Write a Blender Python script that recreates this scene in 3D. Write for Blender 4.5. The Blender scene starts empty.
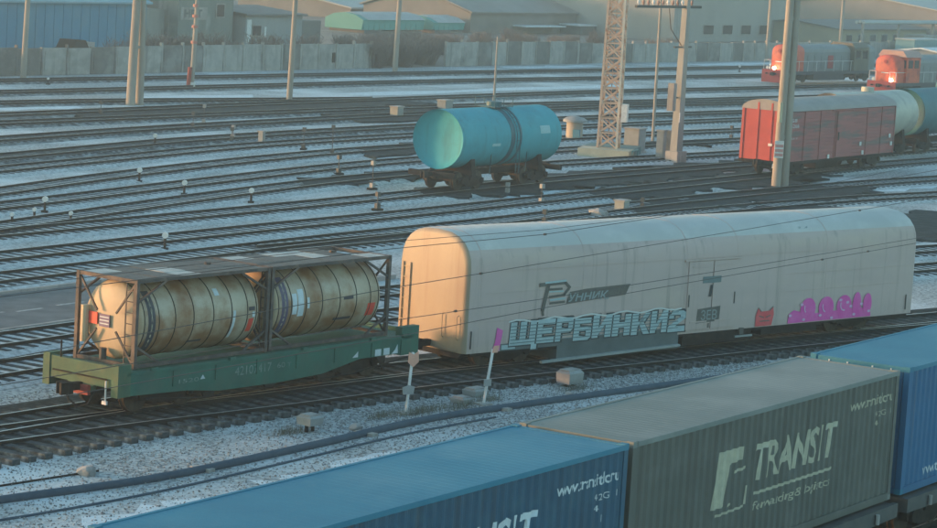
import bpy, bmesh, math, random
from mathutils import Vector, Matrix
random.seed(7)
S = bpy.context.scene
COL = S.collection
PI = math.pi

# ------------------------------------------------------------------ camera
cd = bpy.data.cameras.new('camera'); cam = bpy.data.objects.new('camera', cd); COL.objects.link(cam)
cd.sensor_width = 36; cd.lens = 103.144; cd.clip_start = 0.5; cd.clip_end = 6000
_R, _U, _B = (0.533645, -0.843529, 0.060676), (0.074046, 0.118073, 0.99024), (-0.842461, -0.523944, 0.125469)
cam.matrix_world = Matrix(((_R[0], _U[0], _B[0], 0), (_R[1], _U[1], _B[1], 0), (_R[2], _U[2], _B[2], 13.782), (0, 0, 0, 1)))
S.camera = cam

# ------------------------------------------------------------------ sky, sun, exposure
SUN_AZ = math.radians(118)      # from +X towards +Y
SUN_EL = math.radians(3.5)
W = bpy.data.worlds.new('World'); S.world = W; W.use_nodes = True
wn = W.node_tree; wn.nodes.clear()
sky = wn.nodes.new('ShaderNodeTexSky'); sky.sky_type = 'NISHITA'; sky.sun_disc = False
sky.sun_elevation = SUN_EL; sky.sun_rotation = PI/2 - SUN_AZ
sky.ozone_density = 2.0; sky.air_density = 1.0; sky.dust_density = 1.5
tint = wn.nodes.new('ShaderNodeMix'); tint.data_type = 'RGBA'; tint.blend_type = 'MULTIPLY'; tint.inputs[0].default_value = 1
tint.inputs[7].default_value = (0.90, 1.0, 0.90, 1)
bg = wn.nodes.new('ShaderNodeBackground'); bg.inputs[1].default_value = 0.15
wo = wn.nodes.new('ShaderNodeOutputWorld')
wn.links.new(sky.outputs[0], tint.inputs[6]); wn.links.new(tint.outputs[2], bg.inputs[0]); wn.links.new(bg.outputs[0], wo.inputs[0])
sd = bpy.data.lights.new('sun', 'SUN'); sun = bpy.data.objects.new('sun', sd); COL.objects.link(sun)
sd.energy = 1.05; sd.angle = math.radians(8.0); sd.color = (1.0, 0.48, 0.24)
sun.rotation_euler = Vector((math.cos(SUN_AZ)*math.cos(SUN_EL), math.sin(SUN_AZ)*math.cos(SUN_EL), math.sin(SUN_EL))).to_track_quat('Z', 'Y').to_euler()
vs = S.view_settings; vs.view_transform = 'Standard'; vs.look = 'None'; vs.gamma = 1; vs.exposure = 2.55
S.render.film_transparent = False

# ------------------------------------------------------------------ materials
MATS = {}
def mat(name, c, c2=None, rough=.75, metal=0., scale=2., detail=6., bump=0., lo=.35, hi=.65, stretch=(1, 1, 1), c3=None, s3=.4, lo3=.5, hi3=.62, emit=None, estr=0, spec=None, bscale=None, wp=False, streak=None):
    """procedural material: base colour c broken up by c2 with noise, wear c3 over it, fine relief by bump"""
    if name in MATS: return MATS[name]
    m = bpy.data.materials.new(name); m.use_nodes = True
    n = m.node_tree; N = n.nodes; Lk = n.links; b = N['Principled BSDF']
    b.inputs['Roughness'].default_value = rough; b.inputs['Metallic'].default_value = metal
    if spec is not None: b.inputs['Specular IOR Level'].default_value = spec
    C = lambda v: (v[0], v[1], v[2], 1)
    if wp:
        g = N.new('ShaderNodeNewGeometry'); vec = g.outputs['Position']
    else:
        tc = N.new('ShaderNodeTexCoord'); vec = tc.outputs['Object']
    mp = N.new('ShaderNodeMapping'); mp.inputs['Scale'].default_value = stretch
    Lk.new(vec, mp.inputs['Vector'])
    def noise(sc, det, l, h):
        t = N.new('ShaderNodeTexNoise'); t.inputs['Scale'].default_value = sc; t.inputs['Detail'].default_value = det; t.inputs['Roughness'].default_value = .62
        Lk.new(mp.outputs[0], t.inputs['Vector'])
        r = N.new('ShaderNodeMapRange'); r.inputs['From Min'].default_value = l; r.inputs['From Max'].default_value = h
        Lk.new(t.outputs['Fac'], r.inputs['Value']); return r.outputs[0], t
    def mix(f, a, bb):
        x = N.new('ShaderNodeMix'); x.data_type = 'RGBA'; Lk.new(f, x.inputs[0])
        for s, k in ((a, 6), (bb, 7)):
            if isinstance(s, tuple): x.inputs[k].default_value = C(s)
            else: Lk.new(s, x.inputs[k])
        return x.outputs[2]
    out = None
    if c2 is not None:
        f, _ = noise(scale, detail, lo, hi); out = mix(f, tuple(c), tuple(c2))
    if c3 is not None:
        f, _ = noise(s3, 8, lo3, hi3); out = mix(f, out if out is not None else tuple(c), tuple(c3))
    if streak:
        mp0 = mp; mp = N.new('ShaderNodeMapping'); mp.inputs['Scale'].default_value = (1, 1, .045); Lk.new(vec, mp.inputs['Vector'])
        f, _ = noise(streak[1], 4, streak[2], streak[3]); out = mix(f, out if out is not None else tuple(c), tuple(streak[0])); mp = mp0
    if out is not None: Lk.new(out, b.inputs['Base Color'])
    else: b.inputs['Base Color'].default_value = C(c)
    if bump:
        t = N.new('ShaderNodeTexNoise'); t.inputs['Scale'].default_value = bscale or scale*4; t.inputs['Detail'].default_value = 5
        Lk.new(mp.outputs[0], t.inputs['Vector'])
        bp = N.new('ShaderNodeBump'); bp.inputs['Strength'].default_value = bump; bp.inputs['Distance'].default_value = .05
        Lk.new(t.outputs['Fac'], bp.inputs['Height']); Lk.new(bp.outputs[0], b.inputs['Normal'])
    if emit: b.inputs['Emission Color'].default_value = C(emit); b.inputs['Emission Strength'].default_value = estr
    MATS[name] = m; return m

M_ground = mat('snowy_gravel', spec=.08, c=(.50, .53, .525), c2=(.19, .20, .205), rough=.95, scale=6, lo=.45, hi=.60, bump=1.0, bscale=16, c3=(.66, .70, .71), s3=.12, lo3=.47, hi3=.66, wp=True)
M_bed = mat('ballast_with_snow', spec=.08, c=(.56, .585, .585), c2=(.27, .285, .285), rough=.95, scale=5, lo=.42, hi=.68, bump=.8, bscale=14, wp=True)
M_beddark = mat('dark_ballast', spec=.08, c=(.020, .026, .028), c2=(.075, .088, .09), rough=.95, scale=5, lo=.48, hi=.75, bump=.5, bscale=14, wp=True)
M_bedfar = mat('sooty_ballast', spec=.08, c=(.06, .075, .08), c2=(.30, .33, .335), rough=.95, scale=1.5, lo=.38, hi=.64, bump=.3, bscale=9, wp=True)
M_cinder = mat('oily_cinder', spec=.08, c=(.026, .036, .040), c2=(.062, .078, .083), rough=.9, scale=1.6, lo=.42, hi=.7, bump=.3, bscale=10, wp=True)
M_snow = mat('old_snow', spec=.08, c=(.70, .76, .78), c2=(.52, .57, .59), rough=.8, scale=2.2, lo=.4, hi=.7, bump=.4, wp=True)
M_sleeper = mat('tarred_sleeper', spec=.08, c=(.026, .033, .036), c2=(.065, .076, .08), rough=.9, scale=5, bump=.3)
M_sleeper2 = mat('weathered_sleeper', spec=.08, c=(.10, .112, .115), c2=(.04, .045, .047), rough=.9, scale=4, bump=.3, c3=(.26, .28, .28), s3=2.2, lo3=.55, hi3=.7)
M_rail = mat('rusty_rail', spec=.08, c=(.018, .024, .027), c2=(.036, .040, .040), rough=.6, metal=.5, scale=3)
M_railtop = mat('worn_rail_head', (.46, .47, .47), (.30, .30, .30), .4, .4, scale=1.5)
M_asphalt = mat('grey_asphalt', spec=.08, c=(.13, .14, .145), c2=(.19, .20, .205), rough=.9, scale=.9, bump=.2, bscale=25, wp=True)
M_roadline = mat('road_paint', (.42, .44, .44), (.24, .25, .25), .9, scale=5)
M_black = mat('black_iron', spec=.08, c=(.020, .020, .020), c2=(.045, .040, .036), rough=.75, metal=.2, scale=4, bump=.2)
M_wheel = mat('wheel_steel', spec=.08, c=(.05, .045, .04), c2=(.11, .09, .07), rough=.6, metal=.5, scale=5)
M_conc = mat('concrete', (.46, .43, .38), (.33, .31, .28), .9, scale=1.4, bump=.2, stretch=(1, 1, .3), c3=(.22, .21, .20), s3=.8, lo3=.58, hi3=.75)
M_concpale = mat('pale_concrete', (.42, .40, .37), (.30, .29, .275), .9, scale=1.1, bump=.2, c3=(.20, .19, .18), s3=.5, lo3=.5, hi3=.72, streak=((.19, .18, .17), 2., .53, .75))
M_concdark = mat('sooty_concrete', (.19, .18, .17), (.135, .13, .122), .9, scale=1., bump=.2, c3=(.26, .25, .24), s3=.4)
M_white = mat('white_paint', (.78, .78, .76), (.62, .62, .60), .6, scale=6)
M_dark = mat('dark_opening', (.02, .02, .02), rough=.9)
M_glass = mat('window_glass', (.03, .04, .05), rough=.15, spec=.7)
M_wire = mat('overhead_wire', (.07, .06, .055), rough=.7)

# ------------------------------------------------------------------ builders
class MB:
    def __init__(s): s.v = []; s.f = []; s.mi = []; s.cur = 0
    def add(s, vs_, fs):
        o = len(s.v); s.v += [tuple(x) for x in vs_]
        for f in fs: s.f.append(tuple(i+o for i in f)); s.mi.append(s.cur)
        return s
    def box(s, x0, x1, y0, y1, z0, z1):
        return s.add([(x0, y0, z0), (x1, y0, z0), (x1, y1, z0), (x0, y1, z0), (x0, y0, z1), (x1, y0, z1), (x1, y1, z1), (x0, y1, z1)],
                     [(0, 3, 2, 1), (4, 5, 6, 7), (0, 1, 5, 4), (1, 2, 6, 5), (2, 3, 7, 6), (3, 0, 4, 7)])
    def bar(s, a, b, w, h=None, up=(0, 0, 1)):
        a = Vector(a); b = Vector(b); h = h or w; d = (b-a).normalized(); u = Vector(up)
        if abs(d.dot(u)) > .98: u = Vector((1, 0, 0))
        r = d.cross(u).normalized()*w/2; t = r.cross(d).normalized()*h/2
        return s.add([a-r-t, a+r-t, a+r+t, a-r+t, b-r-t, b+r-t, b+r+t, b-r+t],
                     [(0, 3, 2, 1), (4, 5, 6, 7), (0, 1, 5, 4), (1, 2, 6, 5), (2, 3, 7, 6), (3, 0, 4, 7)])
    def tube(s, pts, r, n=8, caps=True):
        pts = [Vector(p) for p in pts]; rs = r if isinstance(r, (list, tuple)) else [r]*len(pts); o = len(s.v)
        for i, p in enumerate(pts):
            d = (pts[min(i+1, len(pts)-1)]-pts[max(i-1, 0)]).normalized()
            u = Vector((0, 0, 1)) if abs(d.z) < .9 else Vector((1, 0, 0))
            a = d.cross(u).normalized(); b = d.cross(a)
            for k in range(n):
                t = 2*PI*k/n; s.v.append(tuple(p+(a*math.cos(t)+b*math.sin(t))*rs[i]))
        for i in range(len(pts)-1):
            for k in range(n):
                s.f.append((o+i*n+k, o+i*n+(k+1) % n, o+(i+1)*n+(k+1) % n, o+(i+1)*n+k)); s.mi.append(s.cur)
        if caps:
            s.f.append(tuple(o+k for k in range(n))[::-1]); s.mi.append(s.cur)
            s.f.append(tuple(o+(len(pts)-1)*n+k for k in range(n))); s.mi.append(s.cur)
        return s
    def prism(s, poly, axis, a, b):
        """poly of 2-D points extruded along axis from a to b"""
        f = {'x': lambda p, t: (t, p[0], p[1]), 'y': lambda p, t: (p[0], t, p[1]), 'z': lambda p, t: (p[0], p[1], t)}[axis]
        n = len(poly)
        return s.add([f(p, a) for p in poly]+[f(p, b) for p in poly],
                     [tuple(range(n))[::-1], tuple(range(n, 2*n))]+[(i, (i+1) % n, n+(i+1) % n, n+i) for i in range(n)])
    def rings(s, rings_, capa=True, capb=True):
        n = len(rings_[0]); o = len(s.v)
        for r in rings_: s.v += [tuple(p) for p in r]
        for i in range(len(rings_)-1):
            for k in range(n):
                s.f.append((o+i*n+k, o+i*n+(k+1) % n, o+(i+1)*n+(k+1) % n, o+(i+1)*n+k)); s.mi.append(s.cur)
        if capa: s.f.append(tuple(o+k for k in range(n))[::-1]); s.mi.append(s.cur)
        if capb: s.f.append(tuple(o+(len(rings_)-1)*n+k for k in range(n))); s.mi.append(s.cur)
        return s
    def mesh(s, name, mats, smooth=False):
        me = bpy.data.meshes.new(name); me.from_pydata(s.v, [], s.f)
        for m in (mats if isinstance(mats, (list, tuple)) else [mats]): me.materials.append(m)
        if any(s.mi): me.polygons.foreach_set('material_index', s.mi)
        bm = bmesh.new(); bm.from_mesh(me); bmesh.ops.recalc_face_normals(bm, faces=bm.faces); bm.to_mesh(me); bm.free()
        if smooth:
            me.polygons.foreach_set('use_smooth', [True]*len(me.polygons))
            me.set_sharp_from_angle(angle=math.radians(40))
        me.update(); return me
    def build(s, name, mats, parent=None, loc=(0, 0, 0), smooth=False, rz=0):
        o = bpy.data.objects.new(name, s.mesh(name, mats, smooth)); COL.objects.link(o)
        o.location = loc; o.rotation_euler.z = rz
        if parent: o.parent = parent
        return o
def inst(name, me, parent, loc=(0, 0, 0), rz=0):
    o = bpy.data.objects.new(name, me); COL.objects.link(o); o.location = loc; o.rotation_euler.z = rz
    if parent: o.parent = parent
    return o
def tag(o, label, cat, group=None, kind=None):
    o['label'] = label; o['category'] = cat
    if group: o['group'] = group
    if kind: o['kind'] = kind
    return o
def thing(name, label, cat, loc=(0, 0, 0), rz=0, group=None):
    o = bpy.data.objects.new(name, None); COL.objects.link(o); o.location = loc; o.rotation_euler.z = rz
    o.empty_display_size = .3
    return tag(o, label, cat, group)
def kids(o): return [c for c in COL.objects if c.parent == o]
def copy_tree(o, parent=None):
    c = o.copy(); COL.objects.link(c); c.parent = parent
    for ch in kids(o): copy_tree(ch, c)
    return c
def place(o, loc, rz=0, label=None, group=None):
    o.location = loc; o.rotation_euler.z = rz
    if label: o['label'] = label
    if group: o['group'] = group
    return o
_curve_cache = {}
def text_mesh(body, size, bold=.0, shear=0., space=1.):
    c = bpy.data.curves.new('lettering', 'FONT'); c.body = body; c.size = size; c.extrude = 0; c.offset = bold; c.shear = shear; c.space_character = space
    c.fill_mode = 'FRONT'; c.resolution_u = 3
    o = bpy.data.objects.new('lettering', c); COL.objects.link(o)
    me = bpy.data.meshes.new_from_object(o.evaluated_get(bpy.context.evaluated_depsgraph_get()))
    bpy.data.objects.remove(o); bpy.data.curves.remove(c); me.name = 'lettering'; return me
def lettering(body, x0, x1, z0, z1, y, m, parent, prof=None, bold=.0, shear=0., name='lettering', flip=False):
    """flat print stretched to the box x0..x1, z0..z1 on a wall facing -y at depth y (prof: corrugation it follows)"""
    me = text_mesh(body, 1, bold, shear)
    xs = [v.co.x for v in me.vertices]; ys = [v.co.y for v in me.vertices]
    ax, bx, ay, by = min(xs), max(xs), min(ys), max(ys)
    for v in me.vertices:
        v.co = Vector((x0+(v.co.x-ax)/(bx-ax)*(x1-x0), 0, z0+(v.co.y-ay)/(by-ay)*(z1-z0)))
    me.materials.clear(); me.materials.append(m)
    if prof: drape(me, prof, x0, x1, y)
    else:
        for v in me.vertices: v.co.y = y
    o = bpy.data.objects.new(name, me); COL.objects.link(o); o.parent = parent; return o
def drape(me, prof, x0, x1, y):
    bm = bmesh.new(); bm.from_mesh(me)
    for x in prof.breaks(x0, x1):
        bmesh.ops.bisect_plane(bm, geom=bm.verts[:]+bm.edges[:]+bm.faces[:], plane_co=(x, 0, 0), plane_no=(1, 0, 0), dist=1e-5)
    for v in bm.verts: v.co.y = y+prof(v.co.x)
    bm.to_mesh(me); bm.free()
class Corr:
    """trapezoid corrugation: 0 on the outer flats, +d in the grooves"""
    P = .2776; D = .036
    def __init__(s, x0, x1): s.x0, s.x1 = x0, x1
    def __call__(s, x):
        if x <= s.x0 or x >= s.x1: return 0
        t = ((x-s.x0)/s.P) % 1
        return s.D*(0 if t < .26 else (t-.26)/.24 if t < .5 else 1 if t < .76 else (1-t)/.24)
    def breaks(s, a, b):
        r = []; k = 0
        while s.x0+k*s.P < s.x1:
            for t in (0, .26, .5, .76):
                x = s.x0+(k+t)*s.P
                if x < s.x1: r.append(x)
            k += 1
        r = [x for x in r if a < x < b]
        return r

# ------------------------------------------------------------------ ground
def zg(y): return 0.0
g = MB()
nx, ny = 1, 1
g.add([(-900, -300, 0), (2600, -300, 0), (2600, 2600, 0), (-900, 2600, 0)], [(0, 1, 2, 3)])
go = g.build('ground', M_ground); go['kind'] = 'structure'
def blob(name, pts, m, z, rough=.35, seed=0, sub=9, th=.0):
    """irregular flat sheet with a ragged outline through the given corner points"""
    rnd = random.Random(seed); n = len(pts); out = []
    for i in range(n):
        a = Vector(pts[i]); b = Vector(pts[(i+1) % n])
        for k in range(sub):
            p = a.lerp(b, k/sub); d = (b-a).normalized(); out.append((p.x-d.y*rnd.uniform(-1, 1)*rough+d.x*rnd.uniform(-1, 1)*rough*.6, p.y+d.x*rnd.uniform(-1, 1)*rough))
    bm = bmesh.new(); vs_ = [bm.verts.new((x, y, z)) for x, y in out]; f = bm.faces.new(vs_)
    bmesh.ops.triangulate(bm, faces=[f]); me = bpy.data.meshes.new(name); bm.normal_update()
    for fc in bm.faces:
        if fc.normal.z < 0: fc.normal_flip()
    if th:
        ext = bmesh.ops.extrude_face_region(bm, geom=bm.faces[:]); bmesh.ops.translate(bm, verts=[v for v in ext['geom'] if isinstance(v, bmesh.types.BMVert)], vec=(0, 0, th))
        bmesh.ops.recalc_face_normals(bm, faces=bm.faces)
    bm.to_mesh(me); bm.free(); me.materials.append(m)
    o = bpy.data.objects.new(name, me); COL.objects.link(o); o['kind'] = 'structure'; return o
# dark oil-soaked areas round the points
sd_ = 1
for pts in [[(113, 72.3), (119, 71.2), (126, 71.4), (133, 70.6), (141, 70.8), (148, 71.6), (156, 71), (158, 74.2), (146, 75.4), (134, 75.8), (124, 75.4), (116, 75.4)],
            [(121, 67.2), (127, 65.9), (133, 66.6), (139, 65.4), (143, 66.4), (149, 66.6), (146, 70.2), (137, 70.4), (129, 70.2), (123, 69.6)],
            [(117, 63.2), (123, 61.0), (129, 62.2), (134, 60.0), (140, 60.6), (144, 62.2), (140, 64.6), (133, 64.2), (128, 65.4), (122, 65.2)],
            [(116, 57.2), (122, 56.2), (127, 57), (131, 58.6), (126, 60.4), (119, 59.8)],
            [(114, 51), (122, 49), (131, 48.2), (138, 51), (134, 54.6), (124, 55.2), (116, 54)],
            [(131, 110.2), (142, 109.2), (158, 110), (172, 110.5), (170, 115.4), (156, 115.6), (140, 115.4), (133, 112.8)],
            [(150, 102), (164, 102.4), (172, 105.5), (166, 107.8), (152, 107.4)],
            [(110, 78.5), (118, 78.2), (124, 79.2), (123, 81.2), (113, 80.8)],
            [(128, 86.8), (141, 87), (150, 89), (146, 91.0), (132, 90.8)], [(150, 82.2), (160, 81.4), (166, 83), (158, 85), (151, 84.6)]]:
    blob('ground_stain', pts, M_cinder, -.01, .75, sd_, th=.137+.0012*sd_); sd_ += 1
for pts in [[(40, 38.9), (46, 38.1), (51, 37.9), (56, 37.7), (62, 37.2), (62, 33), (48, 33), (38, 36)],
            [(150, 119.5), (160, 119), (163, 121.5), (150, 123)], [(124, 118), (138, 117), (141, 119.3), (126, 120)],
            [(173, 118), (215, 117.3), (217, 119.3), (173, 120.5)],
            [(117, 70.6), (122, 70.4), (124, 71.3), (118, 71.9)], [(112, 60), (117, 59.4), (119, 61), (113, 62)],
            [(126, 67.2), (131, 66.8), (132, 68), (127, 68.3)], [(133, 64.6), (138, 64.8), (138, 66), (133, 65.6)],
            [(125, 54), (132, 53.6), (133, 54.8), (126, 55.2)], [(120, 78.5), (126, 78), (128, 79), (121, 79.6)],
            [(135, 62), (152, 60), (153, 61.2), (137, 63)], [(176, 136.6), (186, 136.2), (186, 137.8), (176, 138)],
            [(225, 136.4), (243, 136), (243, 138), (226, 138.4)], [(262, 134.6), (290, 133), (291, 136), (262, 137)]]:
    blob('snow_patch', pts, M_snow, .006+.0004*(sd_-10), .5, sd_); sd_ += 1
# road strip with worn paint dashes
rd = MB().box(20, 86, 56.9, 62.3, -.2, .055).build('road', M_asphalt); rd['kind'] = 'structure'
for i, (x, y, l) in enumerate(((66.2, 59.6, .7), (67.3, 59.4, 1.3), (69.5, 59.55, 1.4), (72.5, 59.5, 1.2), (62, 59.5, 1.4))):
    MB().box(x, x+l, y, y+.14, .05, .059).build('paint_dash', M_roadline, rd)
for y in (56.75, 62.3):
    MB().box(20, 86, y, y+.15, -.2, .17).build('kerb', M_concpale, rd)
# brown earth bank behind the yard
eb = MB(); rows = []
rnd = random.Random(3)
for i in range(60):
    x = 100+i*7.
    rows.append([(x, 139.2, -.05), (x, 143+rnd.uniform(-.5, .5), .25), (x, 168, .35), (x, 215, .8+rnd.uniform(0, .4)), (x, 300, 5.5+rnd.uniform(-.6, .6)), (x, 420, 11.5+rnd.uniform(-.8, .8)), (x, 520, 11.), (x, 640, -.5)])
for i in range(59):
    for k in range(7):
        eb.add([rows[i][k], rows[i+1][k], rows[i+1][k+1], rows[i][k+1]], [(0, 1, 2, 3)])
M_earth = mat('brown_earth', (.28, .23, .19), (.19, .16, .14), .95, scale=.5, bump=.5, c3=(.38, .37, .35), s3=.12, lo3=.56, hi3=.70, wp=True)
ebo = eb.build('hillside', M_earth, smooth=True); ebo['kind'] = 'structure'

# ------------------------------------------------------------------ tracks
def spline(pts, step=2.0):
    P = [Vector((x, y)) for x, y in pts]; P = [P[0]*2-P[1]]+P+[P[-1]*2-P[-2]]; out = []
    for i in range(1, len(P)-2):
        n = max(1, int((P[i+1]-P[i]).length/step))
        for k in range(n):
            t = k/n; a, b, c, d = P[i-1], P[i], P[i+1], P[i+2]
            # centripetal-ish Hermite with finite-difference tangents
            l = (c-b).length; m1 = ((c-b)/l+(b-a)/max((b-a).length, 1e-6))/2*l; m2 = ((d-c)/max((d-c).length, 1e-6)+(c-b)/l)/2*l
            t2, t3 = t*t, t*t*t
            out.append(b*(2*t3-3*t2+1)+m1*(t3-2*t2+t)+c*(-2*t3+3*t2)+m2*(t3-t2))
    out.append(P[-2]); return out
def resample(sp, d):
    out = []; acc = 0
    for a, b in zip(sp, sp[1:]):
        l = (b-a).length; 
        while acc < l:
            out.append((a.lerp(b, acc/l), math.atan2(b.y-a.y, b.x-a.x))); acc += d
        acc -= l
    return out
def sweep(sp, prof, off, z):
    mb = MB(); R_ = []
    for i, p in enumerate(sp):
        d = (sp[min(i+1, len(sp)-1)]-sp[max(i-1, 0)]).normalized(); n = Vector((-d.y, d.x))
        R_.append([(p.x+n.x*(off+u), p.y+n.y*(off+u), z+w) for u, w in prof])
    return mb.rings(R_)
RAILP = [(-.075, 0), (.075, 0), (.07, .02), (.016, .035), (.016, .13), (.036, .14), (.036, .175), (-.036, .175), (-.036, .14), (-.016, .13), (-.016, .035), (-.07, .02)]
SLP = MB().box(-.135, .135, -1.32, 1.32, -.12, .022).mesh('sleeper', M_sleeper)
SLP2 = MB().box(-.13, .13, -1.4, 1.4, -.12, .035).mesh('sleeper', M_sleeper2)
SLPL = MB().box(-.14, .14, -3.2, 1.4, -.12, .035).mesh('sleeper', M_sleeper2)
GA = .80
def track(pts, label, rng=None, bed=M_bed, slp=SLP, z=0., bedw=1.6, far=False, rails=True):
    sp = spline(pts)
    t = bpy.data.objects.new('railway_track', None); COL.objects.link(t); t['kind'] = 'structure'; t['label'] = label
    b = sweep(sp, [(-bedw-.35, -.4-z), (bedw+.35, -.4-z), (bedw+.1, .02), (bedw-.3, .122), (-bedw+.3, .122), (-bedw-.1, .02)], 0, z).build('ballast_bed', bed, t)
    for s in (-1, 1):
        r = sweep(sp, RAILP, s*GA, z+.065)
        # worn running surface gets its own material slot
        o = r.build('rail', [M_rail, M_railtop], t)
        me = o.data
        for p in me.polygons:
            if p.normal.z > .9 and p.center.z > z+.22: p.material_index = 1
    stuff = MB()
    for p, a in resample(sp, .62):
        if rng and rng[0] <= p.x <= rng[1]:
            i = inst('sleeper', slp, t, (p.x, p.y, z+.112+random.uniform(-.008, .008)), a+random.uniform(-.02, .02))
        else:
            c, s_ = math.cos(a), math.sin(a); q = []
            for zz in (.0, .136):
                for u, w in ((-.125, -1.4), (.125, -1.4), (.125, 1.4), (-.125, 1.4)): q.append((p.x+u*c-w*s_, p.y+u*s_+w*c, z+zz))
            stuff.add(q, [(4, 5, 6, 7), (0, 1, 5, 4), (1, 2, 6, 5), (2, 3, 7, 6), (3, 0, 4, 7)])
    if stuff.v:
        o = stuff.build('sleepers', slp.materials[0], t); o['kind'] = 'stuff'
    return t
track([(100, 137.6), (150, 135.4), (200, 133.2), (260, 130.4), (430, 123)], 'farthest track along the concrete fence', bed=M_bedfar)
track([(95, 129), (150, 127), (200, 125.6), (245, 122.4), (430, 112)], 'second track from the concrete fence', bed=M_bedfar)
track([(85, 123), (120, 121.5), (143, 119.8), (158, 116.8), (170, 114.6)], 'track joining the next one near the twin pole', bed=M_bedfar)
track([(80, 114), (110, 113.9), (163, 114), (204, 113.2), (224, 111.6), (300, 106), (430, 97)], 'track with the farther locomotive', bed=M_bedfar, bedw=2.1)
track([(80, 110.3), (110, 110), (140, 109.3), (166, 108.3), (196, 105.4), (235, 102), (300, 96), (430, 86)], 'track with the nearer locomotive', bed=M_bedfar)
track([(75, 99.5), (100, 101.2), (130, 103.8), (160, 104.3), (196, 102.4), (220, 98.5), (300, 90), (430, 79)], 'track behind the lattice mast, farther', bed=M_bedfar)
track([(70, 90), (95, 94), (110, 95.9), (125, 97.8), (150, 98.3), (180, 97.2), (220, 93), (300, 85), (430, 72)], 'long curved track through the middle of the yard', bed=M_bedfar)
track([(65, 85), (90, 89.4), (110, 92), (125, 93.8), (145, 94), (180, 92.2), (220, 88), (300, 79), (430, 66)], 'curved track with dotted snow between sleepers', (95, 128))
track([(60, 74.5), (85, 82.2), (94, 84.1), (103, 86), (117, 88.2), (130, 89.3), (150, 88.8), (180, 86), (240, 79), (430, 60)], 'track fanning out beside the white dwarf signals', (84, 130))
track([(60, 77.5), (75, 78.6), (90, 80.1), (103, 81.8), (110, 82.7), (120, 83.8), (130, 84.2), (150, 83.4), (168, 82), (240, 74), (430, 55)], 'track passing behind the blue tank wagon', (80, 125))
track([(76, 73.6), (84, 75), (91, 76.2), (98, 77.4), (105, 78.4), (114, 79.4), (123, 79.6), (140, 78.6), (157, 77), (240, 68), (430, 48)], 'branch track leaving the blue tank wagon line', (78, 124))
track([(40, 75), (70, 73.9), (85, 73.4), (112, 73.5), (126, 73.7), (147, 72.9), (175, 72.2), (240, 63), (430, 43)], 'track under the blue tank wagon', (72, 114))
track([(40, 69.2), (76, 68.6), (92, 68.8), (105, 68.6), (125, 68.6), (142, 68.55), (158, 68.5), (175, 67), (240, 57), (430, 37)], 'track under the brown boxcar', (66, 112))
track([(30, 64.8), (72, 64.7), (92, 64.9), (105, 64.6), (125, 64.4), (144, 63.3), (156, 61.8), (200, 55), (430, 28)], 'track beside the asphalt road', (64, 108))
track([(88, 64.2), (98, 63.4), (108, 62), (120, 61.2), (135, 59.6), (144, 57.8), (200, 48), (430, 15)], 'branch track right of the pole with the plate')
track([(20, 54), (40, 54.7), (60, 55.4), (75, 55), (90, 53), (105, 50), (117.5, 46.8), (140, 40.6), (230, 15)], 'track just behind the tank containers', (52, 100))
track([(20, 50.2), (40, 51.2), (60, 51.9), (75, 51.2), (90, 48.8), (105, 45.4), (114, 43.2), (140, 36.5), (230, 11)], 'track close behind the green flat wagon', (52, 100))
MAIN = [(20, 47), (40, 46.6), (50, 46.3), (56.4, 45.95), (62.6, 45.25), (68.7, 44.1), (77.4, 42.05), (84, 40.4), (91, 38.6), (120, 31), (200, 8)]
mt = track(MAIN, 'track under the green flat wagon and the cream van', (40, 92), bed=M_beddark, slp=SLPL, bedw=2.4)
# the points: second pair of rails running beside the main pair
SIDE = [(30, 46.4), (45, 45.9), (53.3, 45.0), (60.3, 43.7), (66.4, 42.7), (75.2, 40.6), (84, 38.6), (100, 34), (150, 18)]
sp_ = spline(SIDE)
for s in (-1, 1):
    o = sweep(sp_, RAILP, s*GA, .062).build('rail', [M_rail, M_railtop], mt)
    for p in o.data.polygons:
        if p.normal.z > .9 and p.center.z > .22: p.material_index = 1
track([(-60, 23.9), (0, 23.9), (40, 23.9), (90, 23.9), (200, 23.9)], 'raised track under the container train', bed=M_beddark, z=.35, bedw=2.2)

# ------------------------------------------------------------------ bogies, couplers
def wheelset_mesh():
    mb = MB()
    for y in (-GA, GA):
        s = 1 if y > 0 else -1
        mb.tube([(0, y-.065, .475), (0, y+.065, .475)], .475, 20)
        mb.tube([(0, y-s*.065, .475), (0, y-s*.095, .475)], .51, 20)
    mb.tube([(0, -1.05, .475), (0, 1.05, .475)], .08, 10)
    return mb.mesh('wheelset', M_wheel, True)
WHEELS = wheelset_mesh()
def bogie_mesh():
    mb = MB()
    for y in (-1.02, 1.02):
        a, b = y-.08, y+.08
        mb.prism([(-1.15, .38), (-.75, .35), (-.42, .2), (.42, .2), (.75, .35), (1.15, .38), (1.2, .58), (.8, .66), (.4, .74), (-.4, .74), (-.8, .66), (-1.2, .58)], 'y', a, b)
        for x in (-.925, .925):
            mb.tube([(x, y-.16, .475), (x, y+.16, .475)], .15, 10)
        for x in (-.18, 0, .18):
            mb.tube([(x, y, .26), (x, y, .56)], .075, 8)
    mb.box(-.22, .22, -1.15, 1.15, .5, .76)
    mb.box(-.3, .3, -.3, .3, .74, .9)
    return mb.mesh('bogie', M_black)
BOGIE = bogie_mesh()
def bogie(parent, x, rz=0, z=.24, sc=1.):
    b = inst('bogie', BOGIE, parent, (x, 0, z), rz); b.scale = (sc, 1, sc)
    for dx in (-.925, .925): inst('wheelset', WHEELS, b, (dx, 0, 0))
    return b
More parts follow.
